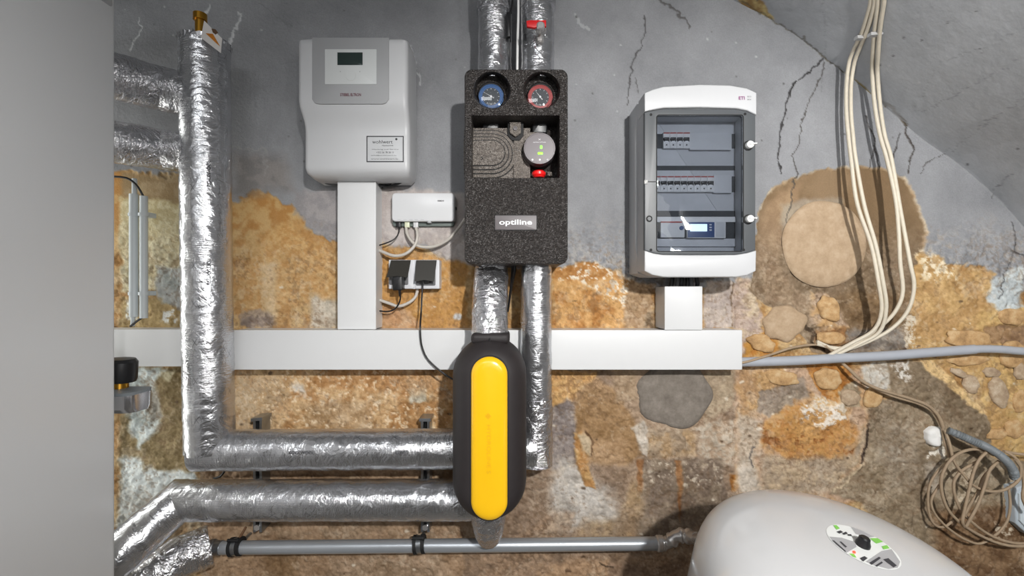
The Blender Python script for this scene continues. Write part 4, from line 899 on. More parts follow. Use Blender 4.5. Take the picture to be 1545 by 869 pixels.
# ------------------------------------------------------------------ double socket
t = thing('double_socket', P(625, 436, 0), 'white surface mounted double socket with open dark flaps', 'socket')
pxbox('socket_box', 586.5, 392, 663, 436, -.008, .032, socket_m, t, .002, .001)
for i, (x0, x1) in enumerate(((587, 624), (626, 663))):
    pxbox('socket_frame', x0, 392.4, x1, 435.5, .031, .035, socket_m, t, .003, .0012)
pxbox('socket_well', 587, 401, 616, 430, .030, .0358, sock_grey_m, t, .004, .001); pxbox('socket_well', 627, 401, 657, 431, .030, .0358, sock_grey_m, t, .004, .001)
def flap(xt0, xt1, xb0, xb1, yt, yb, d1, d2):
    bm = bmesh.new(); rows = 5; R1 = []
    for th in (0, .0035):
        ring = [P(xt0, yt, d1-th), P(xt1, yt, d1-th)]
        for k_ in range(5):
            u_ = k_/4; x = xb1+(xb0-xb1)*u_; ring.append(P(x, yb+2.2*abs(u_-.5)*2-1.5, d2-th))
        R1.append(ring)
    ring_loft(bm, R1); return from_bm('flap', bm, flap_m, t, 20)
flap(590, 620, 583, 615, 392.5, 418, .040, .066); flap(628, 659, 625.5, 655, 392.5, 424, .040, .058)
t = thing('power_plug', P(601, 430, .06), 'black angled power plug in the left socket', 'plug')
pxbox('plug_body', 592, 414, 607, 438, .036, .062, black_m, t, .003, .003)
cable('cable', [(603, 436, .052), (604, 446, .048), (603, 455, .042), (596, 466, .034), (584, 470, .028), (566, 468, .018)], .0020, black_m, t)
tube('strain_relief', [P(603, 437, .052), P(603.6, 447, .048)], [.0042, .0026], black_m, t, 12)
t = thing('power_plug', P(640, 425, .05), 'flat black plug in the right socket with cable to the separator', 'plug')
pxbox('plug_body', 632, 418, 648, 427, .035, .048, black_m, t, .003, .002)
cable('cable', [(638.5, 424, .05), (637, 440, .05), (635.5, 470, .055), (634, 494, .080), (636, 520, .080), (644, 540, .080), (660, 556, .082), (676, 568, .085), (692, 576, .09)], .0023, black_m, t)
# ------------------------------------------------------------------ pump station
t = thing('pump_station', P(778, 398, 0), 'black foam pump station block with two gauges and a small nameplate', 'pump station')
D1 = .19
a = P(700.5, 103.5, D1); b = P(857, 398.5, D1)
sh = prism('insulation_shell', rrect(a.x, a.z, b.x, b.z, .017, 8), .0, D1, epp_m, t, .006, 4)
def cyl_cut(px, py, r0, d0, r1, d1, off):
    bm = bmesh.new(); c = P(px, py, D1); c2 = P(px+off[0], py+off[1], d0)
    rings = []
    for (cc, rr, dd) in ((c2, r0, d0), (c, r1, D1+.01)):
        rings.append([(cc.x+rr*math.cos(2*math.pi*k_/40), -dd, cc.z+rr*math.sin(2*math.pi*k_/40)) for k_ in range(40)])
    ring_loft(bm, rings); return from_bm('cut', bm, None, None, 0)
q = 1.06/700
c1 = cyl_cut(742.5, 138.5, 25*q, .150, 29*q, 0, (0, 0)); c2 = cyl_cut(817, 138.5, 25*q, .150, 29*q, 0, (0, 0))
aa = P(711.5, 174, D1); bb_ = P(844.5, 268.5, D1)
c3 = prism('cut', rrect(aa.x, aa.z, bb_.x, bb_.z, .002, 2), .11, D1+.02, None)
boolean(sh, [c1, c2, c3])
# inner block with concentric grooves
DI = .145
pxbox('inner_block', 704, 193, 800, 283, .100, DI-.006, epp_lt_m, t, .001, .001)
pxbox('inner_block', 790, 193, 800, 283, .100, DI-.008, epp_lt_m, t, .001, .001)
z0 = P(0, 232, DI).z; xL = P(700, 0, DI).x; xc = P(743, 0, DI).x; qq = (CD-DI)/FPX
def stad(r, n=18):
    r = r*qq; return [(xL, z0-r), (xc, z0-r)]+[(xc+r*math.sin(math.pi*k_/n), z0-r*math.cos(math.pi*k_/n)) for k_ in range(1, n)]+[(xc, z0+r), (xL, z0+r)]
for i, r in enumerate((35.5, 29.5, 24, 18.5)):
    prism('groove_step', stad(r), .12, DI-.004+.0035*(i+1)-.001, epp_lt_m, t, .0012, 2)
    # dark groove line between steps
    prism('groove', stad(r+1.2), .12, DI-.004+.0035*i+.0004, blackmat_m, t)
prism('inner_frame', outl([(795, 199), (812, 199), (812, 205), (797, 207), (790, 215), (787, 232), (791, 252), (798, 260), (800, 285), (775, 285), (775, 199)], DI), .11, DI-.001, epp_lt_m, t, .001)
for x0, x1 in ((730, 747), (805, 820)): pxbox('pipe_sleeve', x0-2, 170, x1+6, 201, .105, .135, black_m, t, .004, .004)
prism('bracket_socket', outl([(766, 178), (790, 178), (790, 205), (784, 212), (772, 212), (766, 205)], DI), .11, DI+.001, blackmat_m, t, .001)
prism('bracket', outl([(769, 183), (786, 183), (786, 200), (778, 206), (769, 200)], .155), .12, .153, epp_lt_m, t, .0015)
lathe('bracket_screw', [(.0050, 0), (.0050, .003), (.003, .003), (.003, .001)], P(777.5, 194, .153), (0, -1, 0), plate_m, t, 16)
text('arrow', '➤' if False else '>', P(727, 239, DI+.009), .006, .009, blackmat_m, t)
pxbox('clip', 826, 259, 833, 265, .12, .15, epp_lt_m, t, .001)
# pump
lathe('pump_motor', [(.036, -.06), (.036, 0)], P(814, 230, .135), (0, -1, 0), blackmat_m, t, 36)
ph_ = lathe('pump_head', [(.034, 0), (.0375, .002), (.0375, .026), (.0365, .0285), (.0345, .0285), (.034, .028)], P(813, 229, .14), (0, -1, 0), pumpface_m, t, 48)
dp = .1682
text('display_digit', '8', P(816.5, 222, dp), .0058, .0085, green_lit_m, t); text('display_digit', '~', P(815, 231, dp), .012, .004, green_lit_m, t)
pxbox('display_bar', 811.5, 229.5, 819, 233, dp-.001, dp+.0005, green_lit_m, t, .001, .0003)
text('print', 'ALPHA OPTIMA', P(814, 214.7, dp), .030, .0022, white_print_m, t); text('print', 'X', P(814, 210.5, dp), .006, .003, white_print_m, t)
for x, c in ((803.5, 1), (814.5, 1), (826, 0)): lathe('touch_button', [(.0022, 0), (.0022, .0004)], P(x, 241, dp), (0, -1, 0), white_print_m if c else labgrey_m, t, 16)
lathe('red_collar', [(.012, 0), (.0165, .004), (.0165, .010), (.012, .016)], P(813, 258, .145), (0, 0, -1), redlit_m, t, 28)
# gauges
def gauge(px, py, m, ring, ang, lab):
    g = lathe('gauge', [(.0285, 0), (.0315, .002), (.0315, .010), (.0300, .012), (.0288, .0105)], P(px, py, .149), (0, -1, 0), blackmat_m, t, 40); g['label'] = lab
    c = P(px, py, .1595)
    lathe('scale_ring', [(.0295, 0), (.0295, .0008), (.021, .0009)], c, (0, -1, 0), ring, g, 40)
    lathe('dial', [(.0208, 0), (.0208, .0012)], c, (0, -1, 0), m, g, 40)
    bm = bmesh.new()
    for k_ in range(12):
        aa_ = 2*math.pi*k_/12; u_ = Vector((math.cos(aa_), 0, math.sin(aa_))); w_ = Vector((-u_.z, 0, u_.x))
        ce = c+Vector((0, -.0018, 0)); p_ = [ce+u_*.0195+w_*.0006, ce+u_*.0165+w_*.0006, ce+u_*.0165-w_*.0006, ce+u_*.0195-w_*.0006]
        bm.faces.new([bm.verts.new(v) for v in p_])
    from_bm('tick_marks', bm, white_print_m, g, 0)
    u_ = Vector((math.cos(ang), 0, math.sin(ang))); w_ = Vector((-u_.z, 0, u_.x)); ce = c+Vector((0, -.0030, 0)); bm = bmesh.new()
    ring_loft(bm, [[p+Vector((0, .0008, 0)) for p in (ce+u_*.021, ce+w_*.0011-u_*.008, ce-w_*.0011-u_*.008)], [ce+u_*.021, ce+w_*.0011-u_*.008, ce-w_*.0011-u_*.008]])
    from_bm('needle', bm, white_print_m, g, 0); lathe('hub', [(.0022, 0), (.0022, .0015)], ce, (0, -1, 0), white_print_m, g, 16)
    lathe('lens', [(.029, 0), (.0285, .0012), (.020, .003), (.010, .0042), (.001, .0045)], c+Vector((0, -.0036, 0)), (0, -1, 0), clear_m, g, 40)
gauge(741, 146, dialdk_m, dialb_m, math.radians(150), 'blue ringed thermometer gauge'); gauge(815, 147, dialdk_m, dialr_m, math.radians(128), 'red ringed thermometer gauge')
pxbox('nameplate', 747, 325, 809.5, 346.5, D1-.002, D1+.0008, plate_m, t, .0006, .0004)
for a in ((746, 324, 810.5, 325.2), (746, 346.5, 810.5, 347.7), (746, 324, 747.2, 347.5), (809.3, 324, 810.5, 347.5)): pxbox('nameplate_groove', *a, D1-.002, D1+.0006, blackmat_m, t, .0002, 0)
text('print', 'optiline', P(778, 336.3, D1+.0008), .075, .0155, white_print_m, t, font_bold=True)
# ------------------------------------------------------------------ separator (yellow / black capsule)
t = thing('magnetic_separator', P(739, 780, .17), 'black foam capsule with long yellow front panel below the pump station', 'separator')
cx = P(739, 0, .17).x; zT = P(0, 509, .17).z; zB = CH-.523; hw = .0850
def capsule(hw, zt, zb, cx=cx, n=22):
    r = hw; return [(cx+r*math.cos(math.pi*k_/n), zt-r+r*math.sin(math.pi*k_/n)) for k_ in range(n+1)]+[(cx+r*math.cos(math.pi+math.pi*k_/n), zb+r+r*math.sin(math.pi+math.pi*k_/n)) for k_ in range(n+1)]
bm = bmesh.new(); rings = []
base = capsule(hw, zT, zB)
for dpt, ins in ((.075, .04), (.08, .028), (.09, .016), (.105, .007), (.125, .001), (.15, 0), (.175, 0), (.195, .002), (.212, .007), (.224, .014), (.234, .024), (.240, .034), (.243, .044)):
    rings.append([(x, -dpt, z) for x, z in capsule(hw-ins, zT-ins, zB+ins*.75)])
ring_loft(bm, rings); from_bm('foam_body', bm, rubber_m, t, 60)
cxy = P(738, 0, .25).x; zt2 = P(0, 538, .25).z; zb2 = P(0, 787.5, .25).z; hy = 28.3*1.0/700
bm = bmesh.new(); rings = []
for dpt, ins in ((.225, 0), (.240, 0), (.2465, .002), (.2500, .006), (.2525, .013), (.2535, .022)): rings.append([(x, -dpt, z) for x, z in capsule(hy-ins, zt2-ins, zb2+ins, cxy)])
ring_loft(bm, rings); from_bm('front_panel', bm, yellow_m, t, 60)
bm = bmesh.new(); rings = []
for dpt, ins in ((.225, -.0016), (.2432, -.0016), (.2434, 0)): rings.append([(x, -dpt, z) for x, z in capsule(hy-ins, zt2-ins, zb2+ins, cxy)])
ring_loft(bm, rings); from_bm('panel_gap', bm, blackmat_m, t, 60)
text('embossed_print', 'HYDROLINE S', P(737.5, 678, .2537), .105, .0085, yellow_dk_m, t, -math.pi/2)
lathe('embossed_mark', [(.007, 0), (.007, .0004)], P(736.5, 628, .2535), (0, -1, 0), yellow_dk_m, t, 4)
pxbox('pipe_collar', 710, 503, 769, 520, .11, .20, rubber_m, t, .01, .01)
pxbox('seam', 738.3, 510, 739.5, 536, .20, .206, blackmat_m, t, .0003, 0)
# ------------------------------------------------------------------ distribution board
t = thing('distribution_board', P(1056, 418, 0), 'grey electrical distribution board with smoked glass door, right of the pump station', 'fuse box')
DF = .15
fa = P(972, 0, DF).x; fb = P(1140, 0, DF).x
def bo(pts, grow=0): return outl(pts, DF)
lidout = [(972, 141), (984, 136), (1000, 131.5), (1056, 128.5), (1100, 129.5), (1126, 134), (1140.5, 141)]
baseo = [(fa+.002, P(0, 411, DF).z), (fa+.002, P(0, 139, DF).z), (fa+.03, P(0, 131, DF).z), (fb-.03, P(0, 131, DF).z), (fb-.002, P(0, 140, DF).z), (fb-.002, P(0, 411, DF).z), (fb-.03, P(0, 417, DF).z), (fa+.03, P(0, 417, DF).z)]
bs_ = prism('back_box', baseo, -.004, .085, base_m, t, .002)
ft = prism('front_frame', [(x, z) for x, z in [(fa+.001, P(0, 408, DF).z), (fa+.001, P(0, 143, DF).z), (fa+.03, P(0, 131.5, DF).z), (fb-.03, P(0, 131.5, DF).z), (fb, P(0, 143, DF).z), (fb, P(0, 408, DF).z), (fb-.03, P(0, 416, DF).z), (fa+.03, P(0, 416, DF).z)]], .080, .143, base_m, t, .003)
cut = prism('cut', outl([(988, 173), (1124, 173), (1124, 380), (988, 380)], DF), .095, .2, None); boolean(ft, [cut])
# side rib that bulges at mid height
prism('side_rib', [(fa-.004, P(0, 370, DF).z), (fa-.004, P(0, 180, DF).z), (fa+.004, P(0, 150, DF).z), (fa+.01, P(0, 150, DF).z), (fa+.01, P(0, 398, DF).z), (fa+.004, P(0, 398, DF).z)], .070, .085, lid_m, t, .001)
prism('top_lid', outl(lidout+[(1140.5, 174), (1126, 167), (1110, 164), (1056, 162.5), (1000, 163.5), (986, 166), (972, 169)], DF), .10, DF+.004, lid_m, t, .003)
prism('bottom_lid', outl([(972, 378), (986, 382.5), (1000, 384.5), (1056, 385.5), (1110, 384.5), (1126, 382), (1140, 378), (1139.5, 409), (1126, 415.5), (1110, 418), (1000, 418), (984, 415), (972, 409)], DF), .10, DF+.004, lid_m, t, .003)
text('print', 'ETI', P(1119, 148, DF+.0042), .014, .008, magenta_m, t, font_bold=True); text('print', 'ECO', P(1130.5, 145.8, DF+.0042), .009, .0032, print_m, t); text('print', 'BOX', P(1130.5, 150.2, DF+.0042), .009, .0032, print_m, t)
# door frame (smoked, opaque-looking rim) and pane
door = prism('door', outl([(972.5, 169.5), (986, 166.5), (1000, 164), (1110, 164.5), (1126, 167.5), (1140, 174), (1140, 377.5), (1126, 381.5), (1110, 384), (1000, 384), (986, 382), (972.5, 377.5)], DF), .140, DF, smokedk_m, t, .002)
cut = prism('cut', rrect(P(991, 174, DF).x, P(991, 174, DF).z, P(1121, 379, DF).x, P(1121, 379, DF).z, .006, 5), .12, .2, None); boolean(door, [cut])
rp = rrect(P(990, 173, DF).x, P(990, 173, DF).z, P(1122, 380, DF).x, P(1122, 380, DF).z, .007, 5)
bm = bmesh.new()
for A_, B_ in ((rp, inset(rp, .002)),):
    va = [bm.verts.new((x, -DF-.0012, z)) for x, z in A_]; vb = [bm.verts.new((x, -DF-.0012, z)) for x, z in B_]; vc = [bm.verts.new((x, -DF+.004, z)) for x, z in A_]; n = len(A_)
    for i in range(n): j = (i+1) % n; bm.faces.new((va[i], va[j], vb[j], vb[i])); bm.faces.new((vc[i], vc[j], va[j], va[i]))
from_bm('door_seal', bm, blackmat_m, t, 0)
prism('door_pane', inset(rp, .002), .147, .1495, smoke_m, t, .0006, 2)
for x, y in ((982, 173), (1124, 172), (982, 377), (1122, 377)): lathe('door_screw', [(.0032, 0), (.0032, .0008)], P(x, y, DF), (0, -1, 0), blackmat_m, t, 16)
lathe('lock_recess', [(.0075, 0), (.0075, .0008), (.0062, .0008), (.0062, .0002)], P(979.5, 330, DF), (0, -1, 0), blackmat_m, t, 24)
lathe('lock_core', [(.0045, 0), (.0045, .0015)], P(979.5, 330, DF), (0, -1, 0), smokedk_m, t, 20)
pxbox('hinge_tab', 972.5, 271.5, 977.5, 277, DF-.002, DF+.003, white2_m, t, .0008); pxbox('hinge_pin', 977, 273.3, 990, 274.6, DF-.002, DF+.0015, blackmat_m, t, .0004)
for y in (220, 331):
    c = P(1128.5, y, DF)
    lt = lathe('latch', [(.0115, 0), (.0115, .003), (.0095, .004)], c, (0, -1, 0), blackmat_m, t, 28)
    lathe('knob', [(.0085, 0), (.0085, .010), (.0065, .012)], c+Vector((0, -.003, 0)), (0, -1, 0), white2_m, lt, 28)
    bm = bmesh.new(); prism_bm(bm, [(c.x-.004, c.z-.0012), (c.x+.013, c.z-.0005), (c.x+.013, c.z+.0025), (c.x-.004, c.z+.0022)], DF+.012, DF+.018, .0006, 2); from_bm('grip', bm, white2_m, lt)
# interior
DI2 = .100
pxbox('inner_cover', 984, 172, 1126, 384, .094, DI2, inner_m, t, .001)
def ibox(n, x0, y0, x1, y1, d, m, dd=.004): return pxbox(n, x0, y0, x1, y1, d-dd, d, m, t, .0005, .0004)
ibox('slot', 984, 202, 1118, 224, DI2+.001, innerdk_m); ibox('slot', 984, 266, 1118, 290, DI2+.001, innerdk_m); ibox('slot', 984, 318, 1118, 373, DI2+.001, innerdk_m)
ibox('label_strip', 984, 250, 1118, 257, DI2+.001, innerdk_m)
ibox('blank_cover', 1041, 200, 1104, 226, .110, inner_m, .008); ibox('blank_cover', 1077, 264, 1104, 291, .110, inner_m, .008)
b0 = None
def breaker(x, y, first):
    w = 9.9
    br = pxbox('breaker', x, y, x+w, y+24, .10, .1105, mod_m, t, .0004, .0004)
    pxbox('red_mark', x+.3, y+.2, x+w-.3, y+2.0, .11, .111, redline_m, br, .0002, 0)
    pxbox('toggle_well', x+.8, y+7.5, x+w-.8, y+14, .11, .1112, moddk_m, br, .0003, 0)
    pxbox('toggle', x+1.4, y+7.5, x+w-1.4, y+10.8, .11, .119, moddk_m, br, .0006, .0006)
    pxbox('label_window', x+2.5, y+13, x+w-2.5, y+15.5, .11, .1114, white_print_m, br, .0002, 0)
    pxbox('terminal_screw', x+4, y+18, x+w-4, y+20, .11, .1114, moddk_m, br, .0003, 0)
for i in range(4): breaker(1001+i*10.1, 199.5, i == 0)
for i in range(9): breaker(987+i*10.1, 265.5, 0)
ibox('lower_rail_cover', 986, 327, 1110, 335, .108, mod_m, .006); ibox('lower_rail_cover', 986, 360, 1112, 372, .106, inner_m, .005)
r = ibox('residual_current_breaker', 997, 334, 1033, 358, .116, mod_m, .012)
pxbox('red_mark', 997, 334, 1029, 336, .115, .1168, redline_m, r, .0003, 0); lathe('test_button', [(.005, 0), (.005, .003)], P(1028, 344, .116), (0, -1, 0), blue_m, r, 20)
r = ibox('energy_meter', 1037, 333, 1095, 359, .118, mod_m, .014)
pxbox('meter_front', 1038, 335, 1078, 358, .117, .1192, blue_m, r, .0006, .0004); pxbox('meter_display', 1041.5, 338, 1067, 349, .119, .1202, screen_m, r, .0004, .0002)
pxbox('meter_terminal', 1080, 335, 1094, 357, .117, .119, inner_m, r, .0004, .0003)
for k_ in range(3): pxbox('meter_button', 1070.5, 338+k_*4, 1074, 340+k_*4, .119, .1198, mod_m, r, .0004, .0002)
cbl = thing('cable_bundle', P(1032, 425, .03), 'black cables entering the distribution board from the short duct', 'cable')
for i in range(6): cable('cable', [(1012+i*7.5, 440, .04), (1013+i*7.5+(i % 2)*2, 428, .04+.004*(i % 3)), (1018+i*6, 405, .045)], .0055, black_m if i % 3 != 1 else sock_grey_m, cbl)
for x, y in ((1143, 134), (1143, 165)): pass
# ------------------------------------------------------------------ right hand cables
def vdep(px, py):
    if py >= 434 or px < 800: return 0
    sel = (AX > 1000) & (AY < 430); r_ = (434.5-AY[sel])/(AX[sel]-772.5); o_ = np.argsort(r_)
    x_ = np.interp((434.5-py)/(px-772.5), r_[o_], AX[sel][o_]); return max(0, CD-(x_-772.5)*k*FPX/(px-772.5))
CA = [[(1312, -30, .24), (1314, 0, .20), (1307, 28, .15), (1299, 52, .105), (1288, 75, .075), (1281, 95, .06), (1277, 130, .05), (1277, 170, .05), (1280, 205, .055), (1284, 240, .06), (1293, 306, .07), (1314, 369, .08), (1325, 424, .08), (1330, 468, .07), (1318, 498, .055), (1284, 518, .035), (1251, 536, .03), (1240, 542, .02)],
      [(1318, -30, .24), (1320, 0, .20), (1314, 28, .15), (1306, 52, .105), (1294, 80, .07), (1288, 100, .06), (1284, 130, .05), (1284, 170, .05), (1287, 205, .055), (1291, 240, .06), (1304, 310, .072), (1321, 369, .085), (1332, 424, .085), (1337, 465, .075), (1327, 500, .055), (1296, 519, .035), (1262, 535, .028), (1245, 545, .02)],
      [(1324, -30, .24), (1325, 0, .20), (1322, 28, .155), (1319, 52, .115), (1317, 80, .085), (1316, 110, .065), (1320, 160, .055), (1328, 205, .055), (1338, 240, .06), (1351, 300, .07), (1356, 350, .08), (1358, 395, .08), (1362, 439, .075), (1353, 466, .065), (1335, 487, .05), (1306, 509, .035), (1270, 525, .025), (1232, 519, .015)],
      [(1333, -30, .24), (1334, 0, .20), (1330, 28, .155), (1327, 52, .115), (1325, 80, .085), (1324, 110, .065), (1328, 160, .055), (1335, 205, .055), (1345, 240, .06), (1359, 320, .075), (1373, 396, .085), (1379, 432, .08), (1370, 468, .068), (1345, 496, .05), (1306, 517, .035), (1268, 528, .025), (1232, 515, .015)]]
desc = ['outermost left', 'second from left', 'third from left', 'rightmost']
for pp, dd_ in zip(CA, desc): setobj(cable('cable', [(x, y, max(d_, vdep(x, y)+.010)) for x, y, d_ in pp], .0046, grey_cable_m, n=10), dd_+' of four cream cables hanging from the vault at right', 'cable', 'cream cables hanging from the vault')
def tie(x, y, d, w, rot, lab, tail):
    o = thing('cable_clip', P(x, y, d), lab, 'cable clip'); c = P(x, y, d)
    bm = bmesh.new(); ax = Vector((math.cos(rot), 0, math.sin(rot)))
    for th, in ((0,),):
        up = Vector((-ax.z, 0, ax.x)); h = .0036
        pr3 = [c+ax*(-w), c+ax*w]; ring = []
        R_ = [[p+up*s1*h+Vector((0, s2*.0062, 0)) for s1, s2 in ((-1, -1), (1, -1), (1, 1), (-1, 1))] for p in pr3]
        ring_loft(bm, R_)
    from_bm('strap', bm, zip_m, o, 0)
    if tail:
        bm = bmesh.new(); a = c+ax*w; b = a+Vector((.012, -.004, .018)); ring_loft(bm, [[a+Vector(v) for v in ((0, 0, -.005), (0, -.002, -.005), (0, -.002, .005), (0, 0, .005))], [b+Vector(v) for v in ((.003, 0, -.004), (.003, -.002, -.004), (-.002, -.002, .004), (-.002, 0, .004))]]); from_bm('loose_end', bm, zip_m, o, 0)
tie(1299, 57, vdep(1299, 57)+.014, .0125, .05, 'left pale clip holding two cream cables to the vault', 0); tie(1320, 52, vdep(1320, 52)+.014, .0135, .06, 'right pale clip with loose end holding two cream cables', 1)
# conduit at right
t = thing('conduit_pipe', P(1300, 540, .03), 'light grey rigid conduit running right from the duct end', 'conduit')
tube('conduit', smooth_path([(1112, 546, .03), (1130, 546, .03), (1200, 544, .03), (1270, 540, .03), (1340, 536.5, .03), (1400, 532, .03), (1470, 527, .03)], .02), .0125, conduit_m, t, 20)
tube('conduit', smooth_path([(1462, 527.5, .03), (1480, 526.5, .03), (1510, 527, .03), (1545, 530, .03), (1640, 534, .03)], .02), .0105, conduit_m, t, 20)
setobj(cable('cable', [(1115, 548, .045), (1130, 545, .045), (1160, 536, .04), (1190, 526, .03), (1215, 521, .02), (1233, 520, .012)], .0032, brown_cable_m), 'thin dusty cable crossing above the conduit beside the duct end', 'cable')
setobj(cable('cable', [(1236, 519, .015), (1246, 522, .02), (1256, 530, .018), (1268, 545, .015), (1280, 556, .025), (1298, 573, .025), (1320, 585, .025), (1345, 593, .025), (1375, 602, .025), (1400, 612, .025), (1416, 628, .025), (1423, 645, .025)], .0042, brown_cable_m), 'dusty cable running from under the conduit down to the coil', 'cable')
setobj(cable('cable', [(1300, 577, .02), (1345, 597, .02), (1385, 609, .02), (1408, 622, .02), (1420, 640, .02), (1425, 665, .025), (1433, 690, .03)], .0035, brown_cable_m), 'second thinner dusty cable below the first, leading to the coil', 'cable')
def z3(l, d=.03): return [(1390+x/3.95, 620+y/3.95, d+(dd or 0)) for x, y, dd in l]
t = thing('cable_coil', P(1460, 740, .03), 'tangled coil of dusty grey brown cable at lower right', 'cable')
LP = [[(430, 262, .01), (380, 238, .02), (310, 228, .02), (230, 250, .02), (160, 310, .02), (118, 420, .02), (150, 570, .02), (250, 680, .02), (400, 765, .02), (520, 802, .02), (640, 806, .02)],
      [(160, 300, .0), (90, 370, .0), (48, 450, .0), (40, 560, .0), (60, 650, .0), (100, 690, .0), (150, 685, .0), (190, 650, .0)],
      [(110, 440, .005), (60, 530, .005), (80, 610, .005), (150, 690, .005), (250, 760, .005), (350, 790, .005), (440, 740, .005), (510, 660, .005), (530, 560, .005), (520, 450, .0)],
      [(340, 300, .015), (250, 350, .015), (200, 410, .015), (195, 480, .015), (230, 580, .015), (310, 670, .015), (420, 745, .015), (540, 785, .015), (640, 790, .015)],
      [(395, 240, .03), (345, 290, .03), (310, 370, .03), (285, 470, .03), (255, 600, .03), (245, 660, .03), (255, 690, .02)],
      [(462, 300, .025), (410, 350, .03), (380, 440, .03), (345, 540, .03), (300, 630, .03), (265, 690, .025)],
      [(140, 115, .0), (170, 200, .01), (195, 300, .015), (260, 390, .02), (320, 450, .02), (400, 478, .025), (480, 475, .025), (550, 440, .03), (590, 390, .03), (590, 320, .03), (550, 270, .02), (500, 242, .01)],
      [(430, 330, .01), (370, 400, .01), (340, 480, .01), (290, 560, .01), (250, 640, .01)],
      [(490, 240, .01), (540, 250, .01), (620, 260, .02), (700, 260, .02)], [(560, 290, .03), (600, 350, .03), (612, 440, .03), (605, 520, .03), (640, 600, .03)]]
for i, l in enumerate(LP): cable('cable_loop', z3(l), .0036 if i not in (1, 2) else .0030, brown_cable_m, t)
t = thing('corrugated_hose', P(1480, 680, .05), 'short curved corrugated grey hose above the cable coil', 'hose')
tube('hose', catmull([P(*p) for p in z3([(160, 115, .01), (230, 145, .02), (300, 175, .03), (380, 210, .035), (450, 250, .04), (510, 300, .04), (545, 350, .035), (555, 395, .02)])], .0015), .0095, hose_m, t, 16, radf=lambda s, r: (r*.9 if s < .012 else r)+.0011*math.sin(s/.0046*2*math.pi))
setobj(blob('foam_lump', 1407, 657, 15, 14, .02, foam_m, 77, .3, .3, 26, .15), 'white foam lump')
t = thing('junction_box', P(1545, 800, .03), 'pale blue grey junction box cut off by the right edge', 'junction box')
prism('housing', outl([(1531, 737), (1560, 728), (1625, 730), (1625, 830), (1552, 808), (1533, 790)], .025), -.01, .025, mat('box_blue_grey', (178, 188, 196), .4), t, .004)
prism('lid', outl([(1538, 745), (1560, 738), (1620, 738), (1620, 822), (1554, 802), (1539, 786)], .03), .022, .031, mat('lid_blue_grey', (196, 206, 213), .4), t, .002)
# ------------------------------------------------------------------ white water heater
Yh, nx_, ny_, rd, R_, H_, pw, dx_, dy_ = .7553, .1282, -.1867, .0497, .2391, .137, 2.9335, -.76, -1.667
nn_ = Vector((nx_, ny_, 1)).normalized(); cH = Vector(((1302+dx_-772.5)*Yh/FPX, Yh-CD, CH-(825+dy_-434.5)*Yh/FPX))
uu = nn_.cross(Vector((0, 1, 0))).normalized(); ww = nn_.cross(uu)
t = thing('water_heater', cH-nn_*.5, 'white domed water heater at lower right with round control label and black knob', 'water heater')
bm = bmesh.new(); rings = []; nS = 96
prf = []
for i in range(1, 41):
    s_ = (i/40)**.7*math.pi/2; prf.append((R_*math.sin(s_)**(2/pw), H_*math.cos(s_)**(2/pw)-H_))
prf += [(R_, -H_-.02), (R_, -H_-.55), (R_*.9, -H_-.60)]
for r, h in prf: rings.append([cH+nn_*h+uu*(r*math.cos(2*math.pi*k_/nS))+ww*(r*math.sin(2*math.pi*k_/nS)) for k_ in range(nS)])
ring_loft(bm, rings); from_bm('tank', bm, enamel_m, t, 60)
def domeh(r):
    s_ = math.asin(min(1, (r/R_)**(pw/2))); return H_*math.cos(s_)**(2/pw)-H_
def sector(name, a0, a1, r0, r1, m, off, par=t, n=24, clipf=None):
    bm = bmesh.new(); rows = 5; vs = []
    for i in range(rows+1):
        r = r0+(r1-r0)*i/rows
        vs.append([bm.verts.new(cH+nn_*(domeh(r)+off)+uu*(r*math.cos(a0+(a1-a0)*k_/n))+ww*(r*math.sin(a0+(a1-a0)*k_/n))) for k_ in range(n+1)])
    for i in range(rows):
        for k_ in range(n): bm.faces.new((vs[i][k_], vs[i][k_+1], vs[i+1][k_+1], vs[i+1][k_]))
    return from_bm(name, bm, m, par, 60)
sector('control_label', 0, 2*math.pi, .0005, rd, pvcend_m, .0006, n=64)
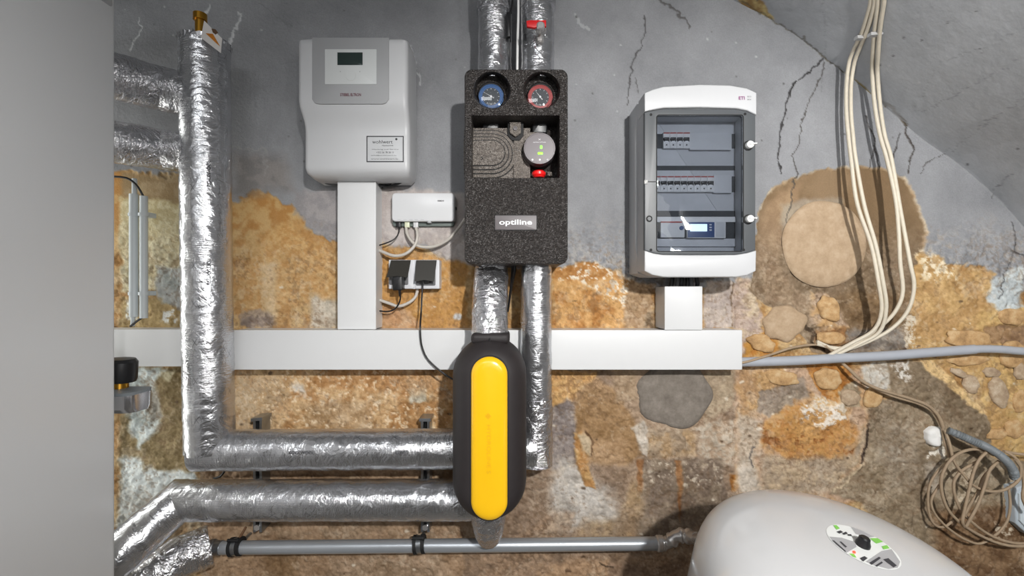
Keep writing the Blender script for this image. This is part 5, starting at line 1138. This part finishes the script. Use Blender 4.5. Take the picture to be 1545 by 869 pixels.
# angle helper: direction in label plane from pixel direction
def lab_uv(px, py):
    o_ = Vector((0, -CD, CH)); dr = Vector(((px-772.5)/FPX, 1, -(py-434.5)/FPX)); tt = (cH-o_).dot(nn_)/dr.dot(nn_); h = o_+dr*tt-cH
    return h.dot(uu), h.dot(ww)
def lpoly(name, pts, m, off=.0011, div=6):
    bm = bmesh.new(); q_ = [lab_uv(*p) for p in pts]
    c_ = (sum(a for a, b in q_)/len(q_), sum(b for a, b in q_)/len(q_)); vs = []
    for (u_, v_) in q_:
        r = math.hypot(u_, v_)
        if r > rd*.985: u_, v_ = u_*rd*.985/r, v_*rd*.985/r
        r = math.hypot(u_, v_); vs.append(bm.verts.new(cH+nn_*(domeh(r)+off)+uu*u_+ww*v_))
    bm.faces.new(vs); return from_bm(name, bm, m, t, 0)
lpoly('label_field', [(1283, 794), (1300, 797), (1320, 810), (1310, 812), (1291, 806)], labgrey_m)
lpoly('label_field', [(1251, 810), (1270, 812), (1291, 819), (1292, 826), (1276, 835), (1262, 823)], labgrey_m)
lpoly('label_field', [(1330, 832), (1345, 829), (1358, 848), (1356, 858), (1342, 860), (1318, 853), (1306, 848)], labgrey_m)
for q4 in ([(1257, 793), (1262, 793), (1267, 798), (1262, 800)], [(1312, 813), (1325, 812), (1334, 818), (1322, 821)], [(1330, 825), (1338, 823), (1342, 828), (1333, 830)], [(1281, 836), (1288, 836), (1292, 842), (1287, 843)]): lpoly('green_print', q4, green_m, .0014)
for q4 in ([(1262, 803), (1268, 801), (1272, 804), (1266, 806)], [(1270, 806), (1276, 803), (1279, 806), (1273, 808)], [(1278, 807), (1284, 807), (1285, 810), (1279, 809)], [(1297, 843), (1304, 840), (1309, 843), (1302, 848)], [(1332, 845), (1340, 843), (1353, 854), (1348, 857)], [(1311, 850), (1326, 841), (1329, 843), (1315, 853)], [(1320, 854), (1330, 848), (1332, 850), (1323, 856)], [(1255, 816), (1258, 816), (1276, 832), (1274, 834)], [(1266, 818), (1269, 818), (1278, 826), (1275, 827)]): lpoly('print', q4, print_m, .0014)
a = lab_uv(1302.5, 821); kc = cH+nn_*.002+uu*0
lathe('thermostat_knob', [(.0105, 0), (.0105, .005), (.0085, .010), (.0080, .014), (.006, .016)], cH, nn_, black_m, t, 28)
a = lab_uv(1288.5, 834.5); lathe('indicator_lamp', [(.0022, .0), (.0018, .002)], cH+uu*a[0]+ww*a[1]+nn_*.001, nn_, redled_m, t, 14)
